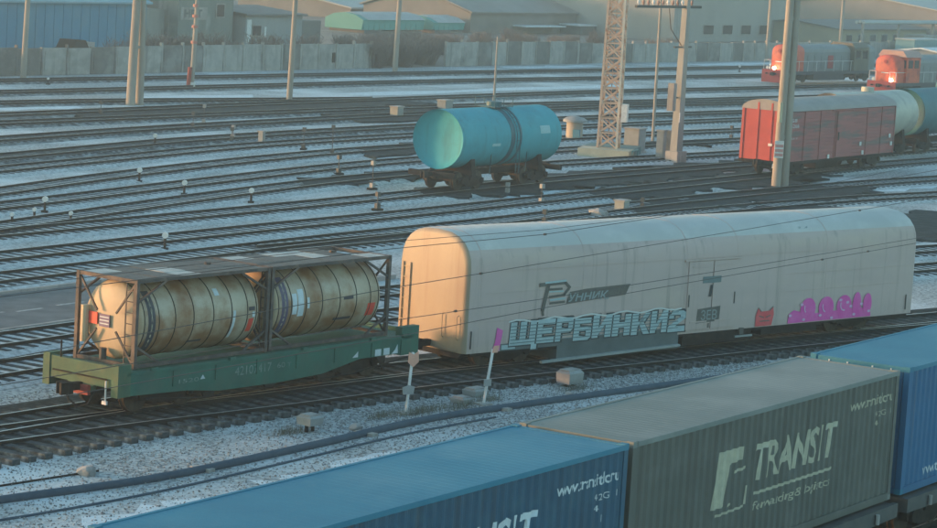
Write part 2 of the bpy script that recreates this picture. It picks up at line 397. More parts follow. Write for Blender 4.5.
def coupler(parent, x, s, z=1.06):
    mb = MB().box(x, x+s*.5, -.09, .09, z-.1, z+.1) if s > 0 else MB().box(x-.5, x, -.09, .09, z-.1, z+.1)
    mb.prism([(x+s*.45, -.2), (x+s*.62, -.22), (x+s*.86, -.16), (x+s*.80, -.02), (x+s*.66, .02), (x+s*.78, .1), (x+s*.70, .2), (x+s*.45, .16)], 'z', z-.16, z+.16)
    return mb.build('coupler', M_black, parent)

# ------------------------------------------------------------------ containers (forty foot, high)
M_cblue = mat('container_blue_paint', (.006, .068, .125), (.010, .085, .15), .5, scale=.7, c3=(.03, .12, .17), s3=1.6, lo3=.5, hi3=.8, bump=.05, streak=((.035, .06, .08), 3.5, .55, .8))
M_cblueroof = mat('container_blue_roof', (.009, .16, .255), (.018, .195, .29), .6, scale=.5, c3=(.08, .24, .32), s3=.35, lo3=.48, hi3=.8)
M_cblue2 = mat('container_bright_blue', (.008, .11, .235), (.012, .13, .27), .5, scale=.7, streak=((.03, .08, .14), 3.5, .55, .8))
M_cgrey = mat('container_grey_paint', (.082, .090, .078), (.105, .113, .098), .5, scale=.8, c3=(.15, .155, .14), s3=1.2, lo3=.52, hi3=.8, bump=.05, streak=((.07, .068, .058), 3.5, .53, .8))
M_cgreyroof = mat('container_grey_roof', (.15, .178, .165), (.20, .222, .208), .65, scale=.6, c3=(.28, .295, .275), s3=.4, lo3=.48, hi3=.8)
M_lwhite = mat('sign_white_print', (.62, .68, .70), (.50, .56, .58), .6, scale=5)
M_lfaint = mat('worn_white_print', (.24, .33, .29), (.10, .19, .16), .7, scale=9)
M_lcream = mat('sign_cream_print', (.50, .47, .34), (.38, .36, .27), .6, scale=5)
ZT = 4.617; ZB = ZT-2.896; CW = 2.438
def container(x0, L, body, roof, ink, label, logo=True, url_left=False):
    t = thing('shipping_container', label, 'container', (x0, 22.69, ZB), 0, 'containers on the nearest train')
    H_ = 2.896; c = Corr(.16, L-.16)
    # local: x along, y 0 near wall .. CW far wall
    def wall(yo, sgn, name):
        mb = MB(); xs = [.16]+c.breaks(.16, L-.16)+[L-.16]; xs = sorted(set(round(x, 5) for x in xs))
        top, bot = H_-.10, .16; vs_ = []
        for x in xs: vs_ += [(x, yo+sgn*(.022+c(x)), bot), (x, yo+sgn*(.022+c(x)), top)]
        n = len(xs); mb.add(vs_, [(2*i, 2*i+2, 2*i+3, 2*i+1) for i in range(n-1)])
        mb.add([(x, y+sgn*.004, z) for x, y, z in vs_], [(2*i, 2*i+1, 2*i+3, 2*i+2) for i in range(n-1)])
        return mb.build(name, body, t)
    wall(0, 1, 'side_wall'); wall(CW, -1, 'side_wall')
    mb = MB()
    for k in range(int((L-.5)/.21)):
        x = .26+k*.21; mb.box(x, x+.15, .09, CW-.09, H_-.035, H_-.0265)
    mb.box(.15, L-.15, .06, CW-.06, H_-.06, H_-.028)
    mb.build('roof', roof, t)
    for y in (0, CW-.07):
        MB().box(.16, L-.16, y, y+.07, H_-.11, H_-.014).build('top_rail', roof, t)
        MB().box(.16, L-.16, y, y+.07, .0, .165).build('bottom_rail', body, t)
    for x in (0, L-.16):
        for y in (0, CW-.15):
            MB().box(x+.004, x+.156, y+.004, y+.146, .115, H_-.115).build('corner_post', body, t)
            for z in (0, H_-.118):
                MB().box(x, x+.178 if x == 0 else x+.16, y, y+.15, z, z+.118).build('corner_casting', M_cgreyroof if body is M_cgrey else roof, t)
        MB().box(x+.02, x+.14, .15, CW-.15, H_-.13, H_-.02).build('end_header', roof, t)
        MB().box(x+.02, x+.14, .15, CW-.15, 0, .15).build('end_sill', body, t)
    # front wall and doors
    mb = MB()
    for k in range(8): mb.box(L-.10, L-.06, .17+k*.265, .17+k*.265+.16, .15, H_-.13)
    mb.box(L-.075, L-.045, .15, CW-.15, .15, H_-.13); mb.build('end_wall', body, t)
    for s in (0, 1):
        y0 = .16+s*(CW-.32)/2
        d = MB().box(.03, .08, y0+.01, y0+(CW-.32)/2-.01, .16, H_-.14).build('door', body, t)
        for q in (.3, .75): MB().tube([(.015, y0+q, .1), (.015, y0+q, H_-.08)], .02, 6).build('lock_rod', M_white, d)
    P_ = Corr(.16, L-.16)
    Y = .016
    if logo:
        z = -ZB
        lettering('TRANSIT', 5.2, 9.08, 3.12+z, 3.88+z, Y, ink, t, P_, bold=.014, shear=.16)
        def strip(pts, nm='logo_stroke'):
            mb = MB(); mb.add([(x, 0, zz+z) for x, zz in pts], [tuple(range(len(pts)))])
            me = mb.mesh(nm, ink); drape(me, P_, min(p[0] for p in pts), max(p[0] for p in pts), Y); o = bpy.data.objects.new(nm, me); COL.objects.link(o); o.parent = t
        strip([(5.25, 2.84), (8.98, 2.84), (8.99, 2.90), (5.26, 2.90)], 'underline')
        lettering('forwarding & logistics', 5.3, 8.95, 2.46+z, 2.70+z, Y, ink, t, P_, bold=.006, shear=.1)
        strip([(3.42, 2.80), (3.95, 2.80), (4.07, 3.62), (4.62, 3.66), (4.65, 3.92), (3.56, 3.92)])
        strip([(4.3, 3.42), (4.82, 3.44), (4.83, 3.50), (4.31, 3.48)])
        strip([(4.83, 2.72), (4.88, 2.72), (4.91, 3.1), (4.86, 3.1)])
        strip([(3.55, 2.63), (4.83, 2.66), (4.84, 2.71), (3.56, 2.68)])
        strip([(4.08, 2.78), (4.26, 2.78), (4.27, 2.83), (4.09, 2.83)])
        lettering('www.transitllc.ru', 9.75, 11.92, 3.98+z, 4.20+z, Y, ink, t, P_, bold=.016)
        lettering('42 G1 1', 11.1, 11.88, 3.70+z, 3.82+z, Y, ink, t, P_)
        lettering('4', 11.1, 11.25, 3.50+z, 3.61+z, Y, ink, t, P_)
        lettering('1', 11.34, 11.42, 3.28+z, 3.41+z, Y, ink, t, P_)
    if url_left:
        lettering('www.transitllc.ru', 1.25, 3.5, 2.00-ZB, 2.24-ZB, Y, ink, t, P_, bold=.006)
    return t
container(42.55, 12.19, M_cgrey, M_cgreyroof, M_lcream, 'grey container lettered TRANSIT in cream between two blue containers')
container(30.19, 12.19, M_cblue, M_cblueroof, M_lwhite, 'dark blue container with white web address at the bottom edge of the photo')
container(55.30, 12.19, M_cblue2, M_cblueroof, M_lwhite, 'bright blue container at the right edge beyond the grey container', logo=False, url_left=True)
M_flat = mat('flat_wagon_grey', (.06, .07, .07), (.10, .10, .095), .7, .2, scale=2)
def flat(x0, label):
    t = thing('flat_wagon', label, 'rail wagon', (x0, 23.91, .35), 0, 'flat wagons under the containers')
    L = 12.2
    for y in (-1.42, 1.30):
        MB().prism([(0, 1.0), (3, .95), (4, .7), (L-4, .7), (L-3, .95), (L, 1.0), (L, 1.31), (0, 1.31)], 'y', y, y+.12).build('side_sill', M_flat, t)
    MB().box(.1, L-.1, -1.3, 1.3, 1.18, 1.3).build('deck', M_flat, t)
    MB().box(0, L, -.2, .2, .7, 1.18).build('centre_sill', M_flat, t)
    for x in (.05, L-.2): MB().box(x, x+.15, -1.29, 1.29, .98, 1.29).build('end_beam', M_flat, t)
    for x in (1.2, 4.4, 7.8, 11.0): MB().tube([(x, -1.47, 1.02), (x, -1.47, 1.24)], .05, 8).build('stake_pocket', M_concpale, t)
    bogie(t, 2.0); bogie(t, L-2.0); coupler(t, 0, -1); coupler(t, L, 1)
    return t
flat(30.19, 'dark flat wagon under the dark blue container'); flat(42.55, 'dark flat wagon under the grey container'); flat(55.3, 'dark flat wagon under the bright blue container')

# ------------------------------------------------------------------ green flat wagon with two tank containers
M_green = mat('green_wagon_paint', (.022, .15, .105), (.016, .105, .08), .7, scale=1.2, c3=(.06, .12, .09), s3=.9, lo3=.5, hi3=.75, bump=.1)
M_greenend_sunlit = mat('sunlit_wagon_end', (.06, .14, .08), (.042, .10, .06), .75, scale=2, c3=(.12, .14, .07), s3=1.2, lo3=.5, hi3=.75)  # sun-facing end only: the low sun's olive tint mixed into the green
M_redp = mat('faded_red_paint', (.42, .07, .05), (.3, .05, .04), .7, scale=4)
GW = thing('flat_wagon', 'green flat wagon carrying two cream tank containers', 'rail wagon', (55.45, 45.88, 0), -.083)
DK = 1.45; GX0, GX1 = -.8, 11.95; HW = 1.38
for y in (-HW, HW-.1):
    MB().prism([(GX0+.16, .82), (1.9, .74), (3.2, .60), (5.6, .58), (7.6, .64), (9.3, .92), (GX1-.1, .90), (GX1-.1, DK), (GX0+.16, DK)], 'y', y, y+.1).build('side_sill', M_green, GW)
    s = -1 if y < 0 else 1
    yy = y-.03 if s < 0 else y+.10
    MB().box(GX0+.3, GX1-.2, yy, yy+.03, DK-.1, DK-.02).build('sill_flange', M_green, GW)
    for x in (1.3, 3.0, 4.7, 6.4, 8.1, 9.8): MB().box(x, x+.09, yy, yy+.03, .92, DK-.11).build('stake_pocket', M_green, GW)
MB().box(GX0+.15, GX1-.1, -HW+.1, HW-.1, DK-.12, DK-.02).build('deck', M_green, GW)
MB().box(GX0+.15, GX1-.1, -.2, .2, .72, DK-.12).build('centre_sill', M_black, GW)
MB().prism([(-HW-.02, 1.02), (-.5, 1.02), (-.42, .86), (.42, .86), (.5, 1.02), (HW+.02, 1.02), (HW+.02, DK+.16), (-HW-.02, DK+.16)], 'x', GX0, GX0+.15).build('end_beam', M_greenend_sunlit, GW)
MB().prism([(-HW, .95), (HW, .95), (HW, DK+.1), (-HW, DK+.1)], 'x', GX1-.1, GX1+.05).build('end_beam', M_green, GW)
for y in (-HW-.03, HW-.22): MB().box(GX0-.03, GX0+.45, y, y+.25, .8, DK+.22).build('corner_bracket', M_greenend_sunlit if y < 0 else M_greenend_sunlit, GW)
MB().box(GX1-.75, GX1+.08, -HW-.03, -HW+.2, .85, DK+.25).build('corner_bracket', M_green, GW)
MB().box(GX0-.1, GX0-.0, -.38, .3, .74, 1.0).build('coupler_pocket', M_redp, GW)
coupler(GW, GX0, -1, .95); coupler(GW, GX1-.45, 1, .95)
MB().tube([(GX0-.05, -.6, .9), (GX0-.25, -.55, .55), (GX0-.35, -.3, .45), (GX0-.5, -.1, .62), (GX0-.55, 0, .85)], .03, 6).build('brake_hose', M_black, GW)
MB().bar((GX0-.06, -1.05, 1.25), (GX0-.06, 1.0, 1.25), .035).build('uncoupling_rod', M_black, GW)
MB().tube([(GX0-.06, -1.0, .62), (GX0-.06, -1.0, 1.22)], .025, 6).build('step_bracket', M_white, GW)
MB().box(GX0-.09, GX0-.03, -1.06, -.9, .58, .68).build('reflector', M_white, GW)
bogie(GW, 1.35); bogie(GW, 9.35)
MB().box(4.6, 6.2, -.6, .2, .4, .8).build('brake_cylinder', M_black, GW)
MB().tube([(GX0-.02, .75, DK+.16), (GX0-.02, .75, DK+.62)], .025, 6).build('brake_column', M_black, GW)
for x in (2.55, 5.1, 7.4): MB().prism([(x, .62), (x+.5, .62), (x+.42, .44), (x+.08, .44)], 'y', -HW+.02, -HW+.08).build('hanger', M_black, GW)
MB().tube([(.2, -HW-.05, .70), (2.4, -HW-.05, .50), (8.6, -HW-.05, .52), (11.5, -HW-.05, .78)], .022, 6).build('brake_pipe', M_black, GW)
for x in (.4, 3.5, 6.6, 9.7, 11.2): MB().box(x, x+.22, -HW-.09, -HW-.002, DK-.02, DK+.06).build('container_lock', M_green, GW)
MB().prism([(10.1, .9), (10.5, .9), (10.45, .5), (10.38, .5)], 'y', -HW+.0, -HW+.04).build('foot_step', M_black, GW)
lettering('42107417', 3.82, 5.35, .95, 1.20, -HW-.004, M_lfaint, GW)
lettering('60 т', 5.6, 6.2, 1.0, 1.15, -HW-.004, M_lfaint, GW)
lettering('1520', 1.55, 2.35, .96, 1.07, -HW-.004, M_lfaint, GW)
for x in (10.0, 10.4): MB().box(x, x+.28, -HW-.006, -HW, .93, 1.13).build('white_mark', M_lwhite, GW)
MB().prism([(10.78, .93), (11.08, .93), (11.05, 1.2), (10.95, 1.05)], 'y', -HW-.006, -HW-.001).build('white_mark', M_lwhite, GW)
MB().prism([(8.95, .98), (9.2, .98), (9.2, 1.15)], 'y', -HW-.006, -HW-.001).build('white_mark', M_lwhite, GW)
MB().prism([(2.4, 1.0), (2.6, 1.0), (2.5, 1.12)], 'y', -HW-.006, -HW-.001).build('white_mark', M_lwhite, GW)

M_tank = mat('cream_tank_paint', (.52, .44, .33), (.44, .34, .23), .5, scale=.9, c3=(.27, .13, .055), s3=.85, lo3=.40, hi3=.62, bump=.04)
M_tankend_sunlit = mat('sunlit_tank_end', (.54, .42, .28), (.47, .36, .23), .55, scale=1.5, c3=(.36, .23, .12), s3=1.0, lo3=.55, hi3=.8)  # end towards the sun: its orange light put into the cream colour
M_frame = mat('frame_steel', (.10, .088, .082), (.065, .055, .052), .7, .2, scale=3, c3=(.16, .12, .10), s3=2)
M_band = mat('dark_band', (.035, .035, .045), (.06, .055, .07), .6, scale=5)
M_bandp = mat('violet_band', (.075, .06, .12), (.12, .10, .16), .6, scale=5)
M_grate = mat('walkway_grating', (.14, .14, .13), (.09, .09, .085), .8, scale=6, bump=.4)
M_grateclean = mat('walkway_plate', (.52, .52, .48), (.36, .36, .34), .7, scale=3)
M_hazred = mat('hazard_red', (.75, .07, .04), rough=.5)
M_violet = mat('violet_print', (.14, .10, .20), rough=.5)
def tank_container(x0, label, band, patch):
    t = thing('tank_container', label, 'tank container', (0, 0, 0), 0, 'tank containers on the green wagon')
    t.location = GW.matrix_basis @ Vector((x0, 0, DK)); a = -.083
    t.location = (55.45+x0*math.cos(a), 45.88+x0*math.sin(a), DK); t.rotation_euler.z = a
    L, H_, w = 5.38, 2.42, 1.14; b = .11
    for x in (0, L-b):
        for y in (-w, w-b):
            MB().box(x, x+b, y, y+b, .0, H_).build('corner_post', M_frame, t)
        MB().box(x+.01, x+b-.01, -w+b, w-b, H_-.11, H_-.005).build('end_rail', M_frame, t)
        MB().box(x+.01, x+b-.01, -w+b, w-b, .02, .12).build('end_rail', M_frame, t)
        xm = x+b/2
        for s in (-1, 1):
            MB().bar((xm, s*(w-.1), H_-.12), (xm, s*.36, H_-1.0), .05, .05).build('end_brace', M_frame, t)
            MB().bar((xm, s*(w-.1), .1), (xm, s*.36, .92), .05, .05).build('end_brace', M_frame, t)
    for y in (-w, w-b):
        MB().box(b, L-b, y+.015, y+b-.015, H_-.10, H_-.006).build('top_rail', M_frame, t)
        MB().box(b, L-b, y+.015, y+b-.015, .02, .12).build('bottom_rail', M_frame, t)
        for x, s in ((b, 1), (L-b, -1)):
            MB().bar((x, y+b/2, H_-.62), (x+s*1.05, y+b/2, H_-.1), .06, .06).build('side_brace', M_frame, t)
            MB().bar((x, y+b/2, .60), (x+s*.9, y+b/2, .1), .06, .06).build('side_brace', M_frame, t)
    # tank shell with dished ends
    R_, zc = 1.075, 1.19; rings = []; n = 40
    xs = [(.17, .10), (.175, .35), (.20, .62), (.245, .82), (.31, .94), (.39, 1.0), (L-.39, 1.0), (L-.31, .94), (L-.245, .82), (L-.20, .62), (L-.175, .35), (L-.17, .10)]
    for x, k in xs: rings.append([(x, R_*k*math.cos(2*PI*i/n), zc+R_*k*math.sin(2*PI*i/n)) for i in range(n)])
    mb = MB().rings(rings); sh = mb.build('tank_shell', [M_tank, M_tankend_sunlit], t, smooth=True)
    for p in sh.data.polygons:
        if p.center.x < .36: p.material_index = 1
    for x in (.42, .98, 1.62, 2.35, 3.15, 3.9, 4.55, 4.92):
        rr = [[(x+dx, (R_+r)*math.cos(2*PI*i/n), zc+(R_+r)*math.sin(2*PI*i/n)) for i in range(n)] for dx, r in ((-.012, .001), (-.012, .012), (.012, .012), (.012, .001))]
        MB().rings(rr, False, False).build('strap', M_black, t, smooth=True)
    def arcpatch(x0_, x1_, a0, a1, m, nm, off=.006, k=10):
        mb = MB(); vs_ = []
        for i in range(k+1):
            q = math.radians(a0+(a1-a0)*i/k)
            for x in (x0_, x1_): vs_.append((x, -(R_+off)*math.cos(q), zc+(R_+off)*math.sin(q)))
        mb.add(vs_, [(2*i, 2*i+1, 2*i+3, 2*i+2) for i in range(k)])
        return mb.build(nm, m, t)
    arcpatch(.56, .84, -48, 50, band, 'logo_band')
    me_ = text_mesh('EXSIF', 1, .02); xs_ = [v.co.x for v in me_.vertices]; ys_ = [v.co.y for v in me_.vertices]
    for v in me_.vertices:
        u = (v.co.x-min(xs_))/(max(xs_)-min(xs_)); w_ = (v.co.y-min(ys_))/(max(ys_)-min(ys_))
        q = math.radians(38-u*76); v.co = Vector((.67+w_*.055, -(R_+.012)*math.cos(q), zc+(R_+.012)*math.sin(q)))
    me_.materials.clear(); me_.materials.append(M_lcream); inst('lettering', me_, t)
    if patch:
        arcpatch(1.02, 1.22, -12, 20, M_lwhite, 'white_label'); arcpatch(1.27, 1.52, -16, 26, M_lwhite, 'white_label'); arcpatch(1.67, 1.77, -5, 12, M_lwhite, 'white_label')
        arcpatch(4.45, 4.8, -30, -8, M_hazred, 'hazard_mark'); arcpatch(3.0, 3.8, -32, -27, M_band, 'stencil_line'); arcpatch(3.3, 3.75, 2, 7, M_band, 'stencil_line')
    else:
        arcpatch(4.62, 4.82, -32, -10, M_hazred, 'hazard_mark'); arcpatch(4.6, 4.85, 2, 8, M_band, 'stencil_line'); arcpatch(4.75, 4.86, -8, 0, M_lwhite, 'white_label')
        arcpatch(3.3, 3.48, 30, 42, M_lwhite, 'white_label'); arcpatch(2.3, 2.9, -40, -36, M_band, 'stencil_line'); arcpatch(3.95, 4.05, -40, 5, M_lwhite, 'white_label')
    # walkway and grating on top
    rnd = random.Random(int(x0*10)+4)
    for k in range(6):
        xa = b+.02+k*(L-2*b)/6; xb = xa+(L-2*b)/6-.03
        for j, (ya, yb) in enumerate(((-w+.1, -.38), (-.36, .36), (.38, w-.1))):
            if k in (5,) and j != 0 and patch: continue
            pale = rnd.random() < .22
            MB().box(xa, xb, ya, yb, H_-.05, H_-.02+rnd.uniform(0, .012)).build('walkway_panel', M_grateclean if pale else M_grate, t)
    MB().tube([(L*.5, 0, H_-.3), (L*.5, 0, H_-.02)], .26, 14).build('manhole', M_frame, t)
    MB().tube([(L*.78, .2, H_-.3), (L*.78, .2, H_+.06)], .09, 10).build('valve', M_frame, t)
    # end fittings
    ld = MB()
    for y in (-w+.14, -w+.42): ld.bar((.04, y, .12), (.04, y, H_-.14), .03)
    for k in range(7): ld.bar((.04, -w+.14, .3+k*.3), (.04, -w+.42, .3+k*.3), .025)
    ld.build('ladder', M_frame, t)
    MB().box(.11, .135, .40, .72, 1.02, 1.34).build('hazard_plate', M_hazred, t)
    MB().box(.11, .135, -.06, .32, .98, 1.32).build('number_plate', M_violet, t)
    for k in range(3): MB().box(.104, .109, -.04, .30, 1.05+k*.09, 1.08+k*.09).build('plate_line', M_lwhite, t)
    MB().tube([(.08, .1, .1), (.08, .1, .42)], .10, 10).build('outlet_valve', M_frame, t)
    MB().tube([(.09, w-.3, .5), (.09, w-.3, 1.5)], .12, 10).build('document_tube', M_tankend_sunlit, t)
    return t
tank_container(0.02, 'cream tank container with black logo band and red hazard plate on its end', M_band, False)
tank_container(5.47, 'cream rust-stained tank container with violet band, next to the cream van', M_bandp, True)

# ------------------------------------------------------------------ cream covered car-carrier van
M_van = mat('cream_van_paint', (.53, .41, .375), (.46, .36, .33), .6, scale=.5, stretch=(.35, 1, 1.6), c3=(.54, .43, .36), s3=.55, lo3=.48, hi3=.72, bump=.03, streak=((.27, .215, .185), 3.2, .54, .82))
M_vanroof_skylit = mat('skylit_van_roof', (.52, .515, .485), (.46, .46, .435), .6, scale=.4, c3=(.62, .61, .57), s3=.6, lo3=.5, hi3=.75)  # whitish sky light on the roof put into the colour
M_vanend_sunlit = mat('sunlit_van_end', (.38, .30, .205), (.33, .255, .17), .55, scale=.8, stretch=(1, 1, .4), c3=(.34, .225, .14), s3=.7, lo3=.5, hi3=.75, streak=((.30, .21, .14), 3., .55, .8))  # sunward end: warm low sun painted into the cream, plus brown streaks
M_vanskirt = mat('teal_skirt', (.075, .105, .11), (.115, .145, .15), .7, scale=1.2)
M_ledge = mat('skirt_ledge', (.34, .38, .38), (.26, .30, .30), .7, scale=2)
VN = thing('covered_van', 'long cream round-roofed rail van covered in graffiti', 'rail wagon', (68.87, 44.09, 0), -.24)
VL, VW = 22.6, 1.55
prof = [(-VW, .80)]
for i in range(13):
    q = PI*i/12; prof_y = -math.cos(q); prof_z = math.sin(q)
    e = .72
    prof.append((VW*math.copysign(abs(prof_y)**e, prof_y), 3.38+1.10*abs(prof_z)**(.92)))
prof.append((VW, .80))
def shrink(p, d):
    cz = 2.6
    return (p[0]*(1-d/VW), max(.80, p[1]-d*max(0, (p[1]-3.0))/1.5))
def vring(x, d): return [(x, *shrink(p, d)) for p in prof]
r_ = .18; R2 = []
for i in range(6):
    q = PI/2*i/5; R2.append(vring(r_*(1-math.cos(q)) if 0 else r_-r_*math.sin(q), r_-r_*math.cos(PI/2-q) if 0 else r_*(1-math.cos(q))))
R2 = R2[::-1]
R3 = [vring(VL-r_+r_*math.sin(PI/2*i/5), r_*(1-math.cos(PI/2*i/5))) for i in range(6)]
seams = [1.2, 3.0, 5.2, 7.4, 9.6]
mb = MB().rings(R2+R3)
body = mb.build('body', [M_van, M_vanroof_skylit, M_vanend_sunlit], VN, smooth=True)
for p in body.data.polygons:
    if p.center.x < .24 and p.normal.x < -.25: p.material_index = 2
    elif p.normal.z > .55: p.material_index = 1
for x in (.6, 5.1, 10.02, 12.6, 17.4):
    pts = [(-VW-.005, .84)]+[(y*1.003, z+.005) for y, z in prof[1:-1]]+[(VW+.005, .84)]
    rr = [[(x+dx, y*k, z if k == 1 else z-.03) for y, z in pts] for dx, k in ((-.02, .99), (-.02, 1), (.02, 1), (.02, .99))]
    m_ = MB()
    for a_, b_ in zip(rr, rr[1:]):
        n = len(pts)
        for i in range(n-1): m_.add([a_[i], a_[i+1], b_[i+1], b_[i]], [(0, 1, 2, 3)])
    m_.build('seam_strip', M_van, VN)
for z, xa, xb in ((3.3, .5, 22.1), (2.62, .8, 5.0), (2.55, 15.2, 22.2), (1.95, 15.0, 21.8), (1.75, .4, 10)):
    MB().box(xa, xb, -VW-.012, -VW+.01, z, z+.018).build('panel_joint', M_van, VN)
# sliding doors with frame in the middle
for xa in (10.12, 11.38):
    d = MB().box(xa, xa+1.2, -VW-.035, -VW+.01, .92, 3.2).build('door', M_van, VN)
    MB().box(xa+(.05 if xa < 11 else 1.1), xa+(.09 if xa < 11 else 1.14), -VW-.055, -VW-.03, 1.7, 2.1).build('handle', M_flat, d)
MB().box(9.9, 12.8, -VW-.06, -VW+.01, 3.22, 3.28).build('door_rail', M_van, VN)
# skirt, well, underframe
MB().box(1.55, 9.78, -VW-.006, -VW+.02, .80, 1.02).build('painted_skirt', M_vanskirt, VN)
MB().prism([(4.1, .34), (9.85, .34), (9.85, .8), (4.1, .8)], 'y', -VW+.01, VW-.01).build('well', M_vanskirt, VN)
MB().prism([(3.35, .30), (9.85, .42), (9.85, .49), (3.35, .38)], 'y', -VW-.10, -VW+.01).build('well_ledge', M_ledge, VN)
MB().box(.3, VL-.3, -VW+.05, VW-.05, .70, .82).build('underframe', M_black, VN)
MB().box(10.1, 13.6, -VW+.04, VW-.1, .40, .74).build('equipment_box', M_black, VN)
MB().box(12.9, 13.1, -VW-.05, -VW+.05, .62, .84).build('step', M_flat, VN)
MB().box(12.7, 13.6, -VW-.03, -VW+.02, .52, .58).build('foot_board', M_ledge, VN)
MB().box(14.2, 17.2, -VW+.1, VW-.1, .5, .72).build('equipment_box', M_black, VN)
bogie(VN, 2.3, sc=.9); bogie(VN, 19.6, sc=.9); coupler(VN, 0, -1, .95); coupler(VN, VL, 1, .95)
MB().prism([(-VW+.12, .80), (VW-.12, .80), (VW-.3, .62), (-VW+.3, .62)], 'x', .06, .2).build('end_beam', M_black, VN)
lv = MB()
for y in (1.0, 1.32): lv.bar((-.03, y, .7), (-.03, y, 3.3), .03)
for k in range(8): lv.bar((-.03, 1.0, .85+k*.33), (-.03, 1.32, .85+k*.33), .025)
lv.build('ladder', M_vanend_sunlit, VN)
for y in (-1.25, -.6): MB().tube([(-.0, y, 1.2), (-.08, y, 1.25), (-.08, y, 1.9), (-.0, y, 1.95)], .015, 6).build('grab_rail', M_vanend_sunlit, VN)
for x in (10.3, 11.55):
    for z in (1.15, 3.0): MB().box(x, x+.85, -VW-.05, -VW-.034, z, z+.05).build('door_bar', M_van, VN)
for x in (.25, 22.1): MB().bar((x, -VW-.03, .95), (x, -VW-.03, 1.5), .03).build('grab_rail', M_flat, VN)
MB().bar((.0, -VW+.3, .86), (.0, VW-.3, .86), .05).build('handrail', M_vanend_sunlit, VN)
# graffiti: block letters in pale blue with black outline and stripes
M_gblue = mat('pale_blue_spray', (.33, .45, .47), (.40, .53, .55), .6, scale=4)
M_gblack = mat('black_spray', (.03, .04, .045), rough=.6)
M_gwhite = mat('white_spray', (.62, .64, .62), rough=.6)
M_gpink = mat('pink_spray', (.72, .055, .38), (.74, .13, .44), .6, scale=3)
M_gred = mat('red_spray', (.66, .06, .08), (.70, .11, .12), .6, scale=3)
M_ghl = mat('pale_pink_spray', (.66, .42, .62), rough=.6)
M_gtag = mat('grey_blue_spray', (.26, .32, .33), rough=.6)
M_gdark = mat('brown_black_spray', (.085, .082, .075), (.13, .125, .11), .6, scale=5)
GLY = {'Щ': [[(0, 0), (1, 0), (1, .22), (0, .22)], [(0, .22), (.24, .22), (.24, 1), (0, 1)], [(.38, .22), (.62, .22), (.62, 1), (.38, 1)], [(.76, .22), (1, .22), (1, 1), (.76, 1)], [(.86, -.22), (1.08, -.22), (1.08, 0), (.86, 0)]],
 'Е': [[(0, 0), (.3, 0), (.3, 1), (0, 1)], [(.3, 0), (1, 0), (1, .24), (.3, .24)], [(.3, .4), (.85, .4), (.85, .62), (.3, .62)], [(.3, .77), (1, .77), (1, 1), (.3, 1)]],
 'Р': [[(0, 0), (.32, 0), (.32, 1), (0, 1)], [(.32, .36), (.8, .36), (1, .5), (.32, .58)], [(.72, .55), (1, .5), (1, .9), (.72, .8)], [(.32, .78), (.8, .78), (1, .9), (.85, 1), (.32, 1)]],
 'Б': [[(0, 0), (.32, 0), (.32, 1), (0, 1)], [(.32, .77), (.95, .77), (.95, 1), (.32, 1)], [(.32, .42), (.8, .42), (1, .55), (.32, .63)], [(.7, .2), (1, .1), (1, .55), (.7, .45)], [(.32, 0), (.85, 0), (1, .12), (.32, .22)]],
 'И': [[(0, 0), (.32, 0), (.32, 1), (0, 1)], [(.68, 0), (1, 0), (1, 1), (.68, 1)], [(.32, .1), (.68, .6), (.68, .95), (.32, .42)]],
 'Н': [[(0, 0), (.34, 0), (.34, 1), (0, 1)], [(.66, 0), (1, 0), (1, 1), (.66, 1)], [(.34, .38), (.66, .38), (.66, .64), (.34, .64)]],
 'К': [[(0, 0), (.34, 0), (.34, 1), (0, 1)], [(.34, .36), (.7, 1), (1.02, 1), (.62, .5), (.34, .62)], [(.42, .46), (.7, 0), (1.05, 0), (.66, .58)]],
 '2': [[(0, 0), (1, 0), (1, .26), (0, .26)], [(.0, .26), (.42, .26), (1, .62), (.72, .72)], [(.68, .62), (1, .62), (1, .9), (.68, .82)], [(.08, .8), (.85, .8), (1, .9), (.8, 1), (.2, 1)], [(.0, .62), (.3, .62), (.3, .85), (.05, .85)]]}
gf = MB(); gb = MB(); word = 'ЩЕРБИНКИ2'; wid = [1.2, .84, .82, .86, .94, .9, .92, .86, .9]; x = 1.9
YF = -VW-.022
rnd = random.Random(5)
for ch, w_ in zip(word, wid):
    z0 = .93+rnd.uniform(-.02, .02); h = .70+rnd.uniform(-.02, .05); sl = .06
    for poly in GLY[ch]:
        pp = [(x+px*(w_-.06)+pz*sl, z0+pz*h) for px, pz in poly]
        cx = sum(p[0] for p in pp)/len(pp); cz = sum(p[1] for p in pp)/len(pp)
        gf.add([(a, YF, c) for a, c in pp], [tuple(range(len(pp)))])
        bp_ = [(a+(.055 if a > cx else -.055)+.03, c+(.055 if c > cz else -.04)) for a, c in pp]
        gb.add([(a, YF+.006, c) for a, c in bp_], [tuple(range(len(bp_)))])
    x += w_
gb.build('graffiti_outline', M_gblack, VN)
gfo = gf.build('graffiti_letters', M_gblue, VN)
st = MB()
for k in range(6):
    z = 1.0+k*.105; st.add([(1.95, YF-.004, z), (9.75, YF-.004, z+.03), (9.75, YF-.004, z+.058), (1.95, YF-.004, z+.028)], [(0, 1, 2, 3)])
st.build('graffiti_stripes', mat('dark_teal_spray', (.12, .18, .19), rough=.6), VN)
hl = MB(); hl.add([(1.6, YF+.009, .84), (2.2, YF+.009, .84), (2.2, YF+.009, .98), (1.6, YF+.009, .98)], [(0, 1, 2, 3)])
hl.build('graffiti_block', M_gblue, VN)
gl = MB()
for k in range(24):
    xa = 1.85+k*.335; z = 1.69+.05*math.sin(k*1.3)
    gl.bar((xa, YF+.002, z), (xa+.335, YF+.002, 1.69+.05*math.sin((k+1)*1.3)), .05, .002, up=(0, 1, 0))
gl.build('graffiti_glow', M_gwhite, VN)
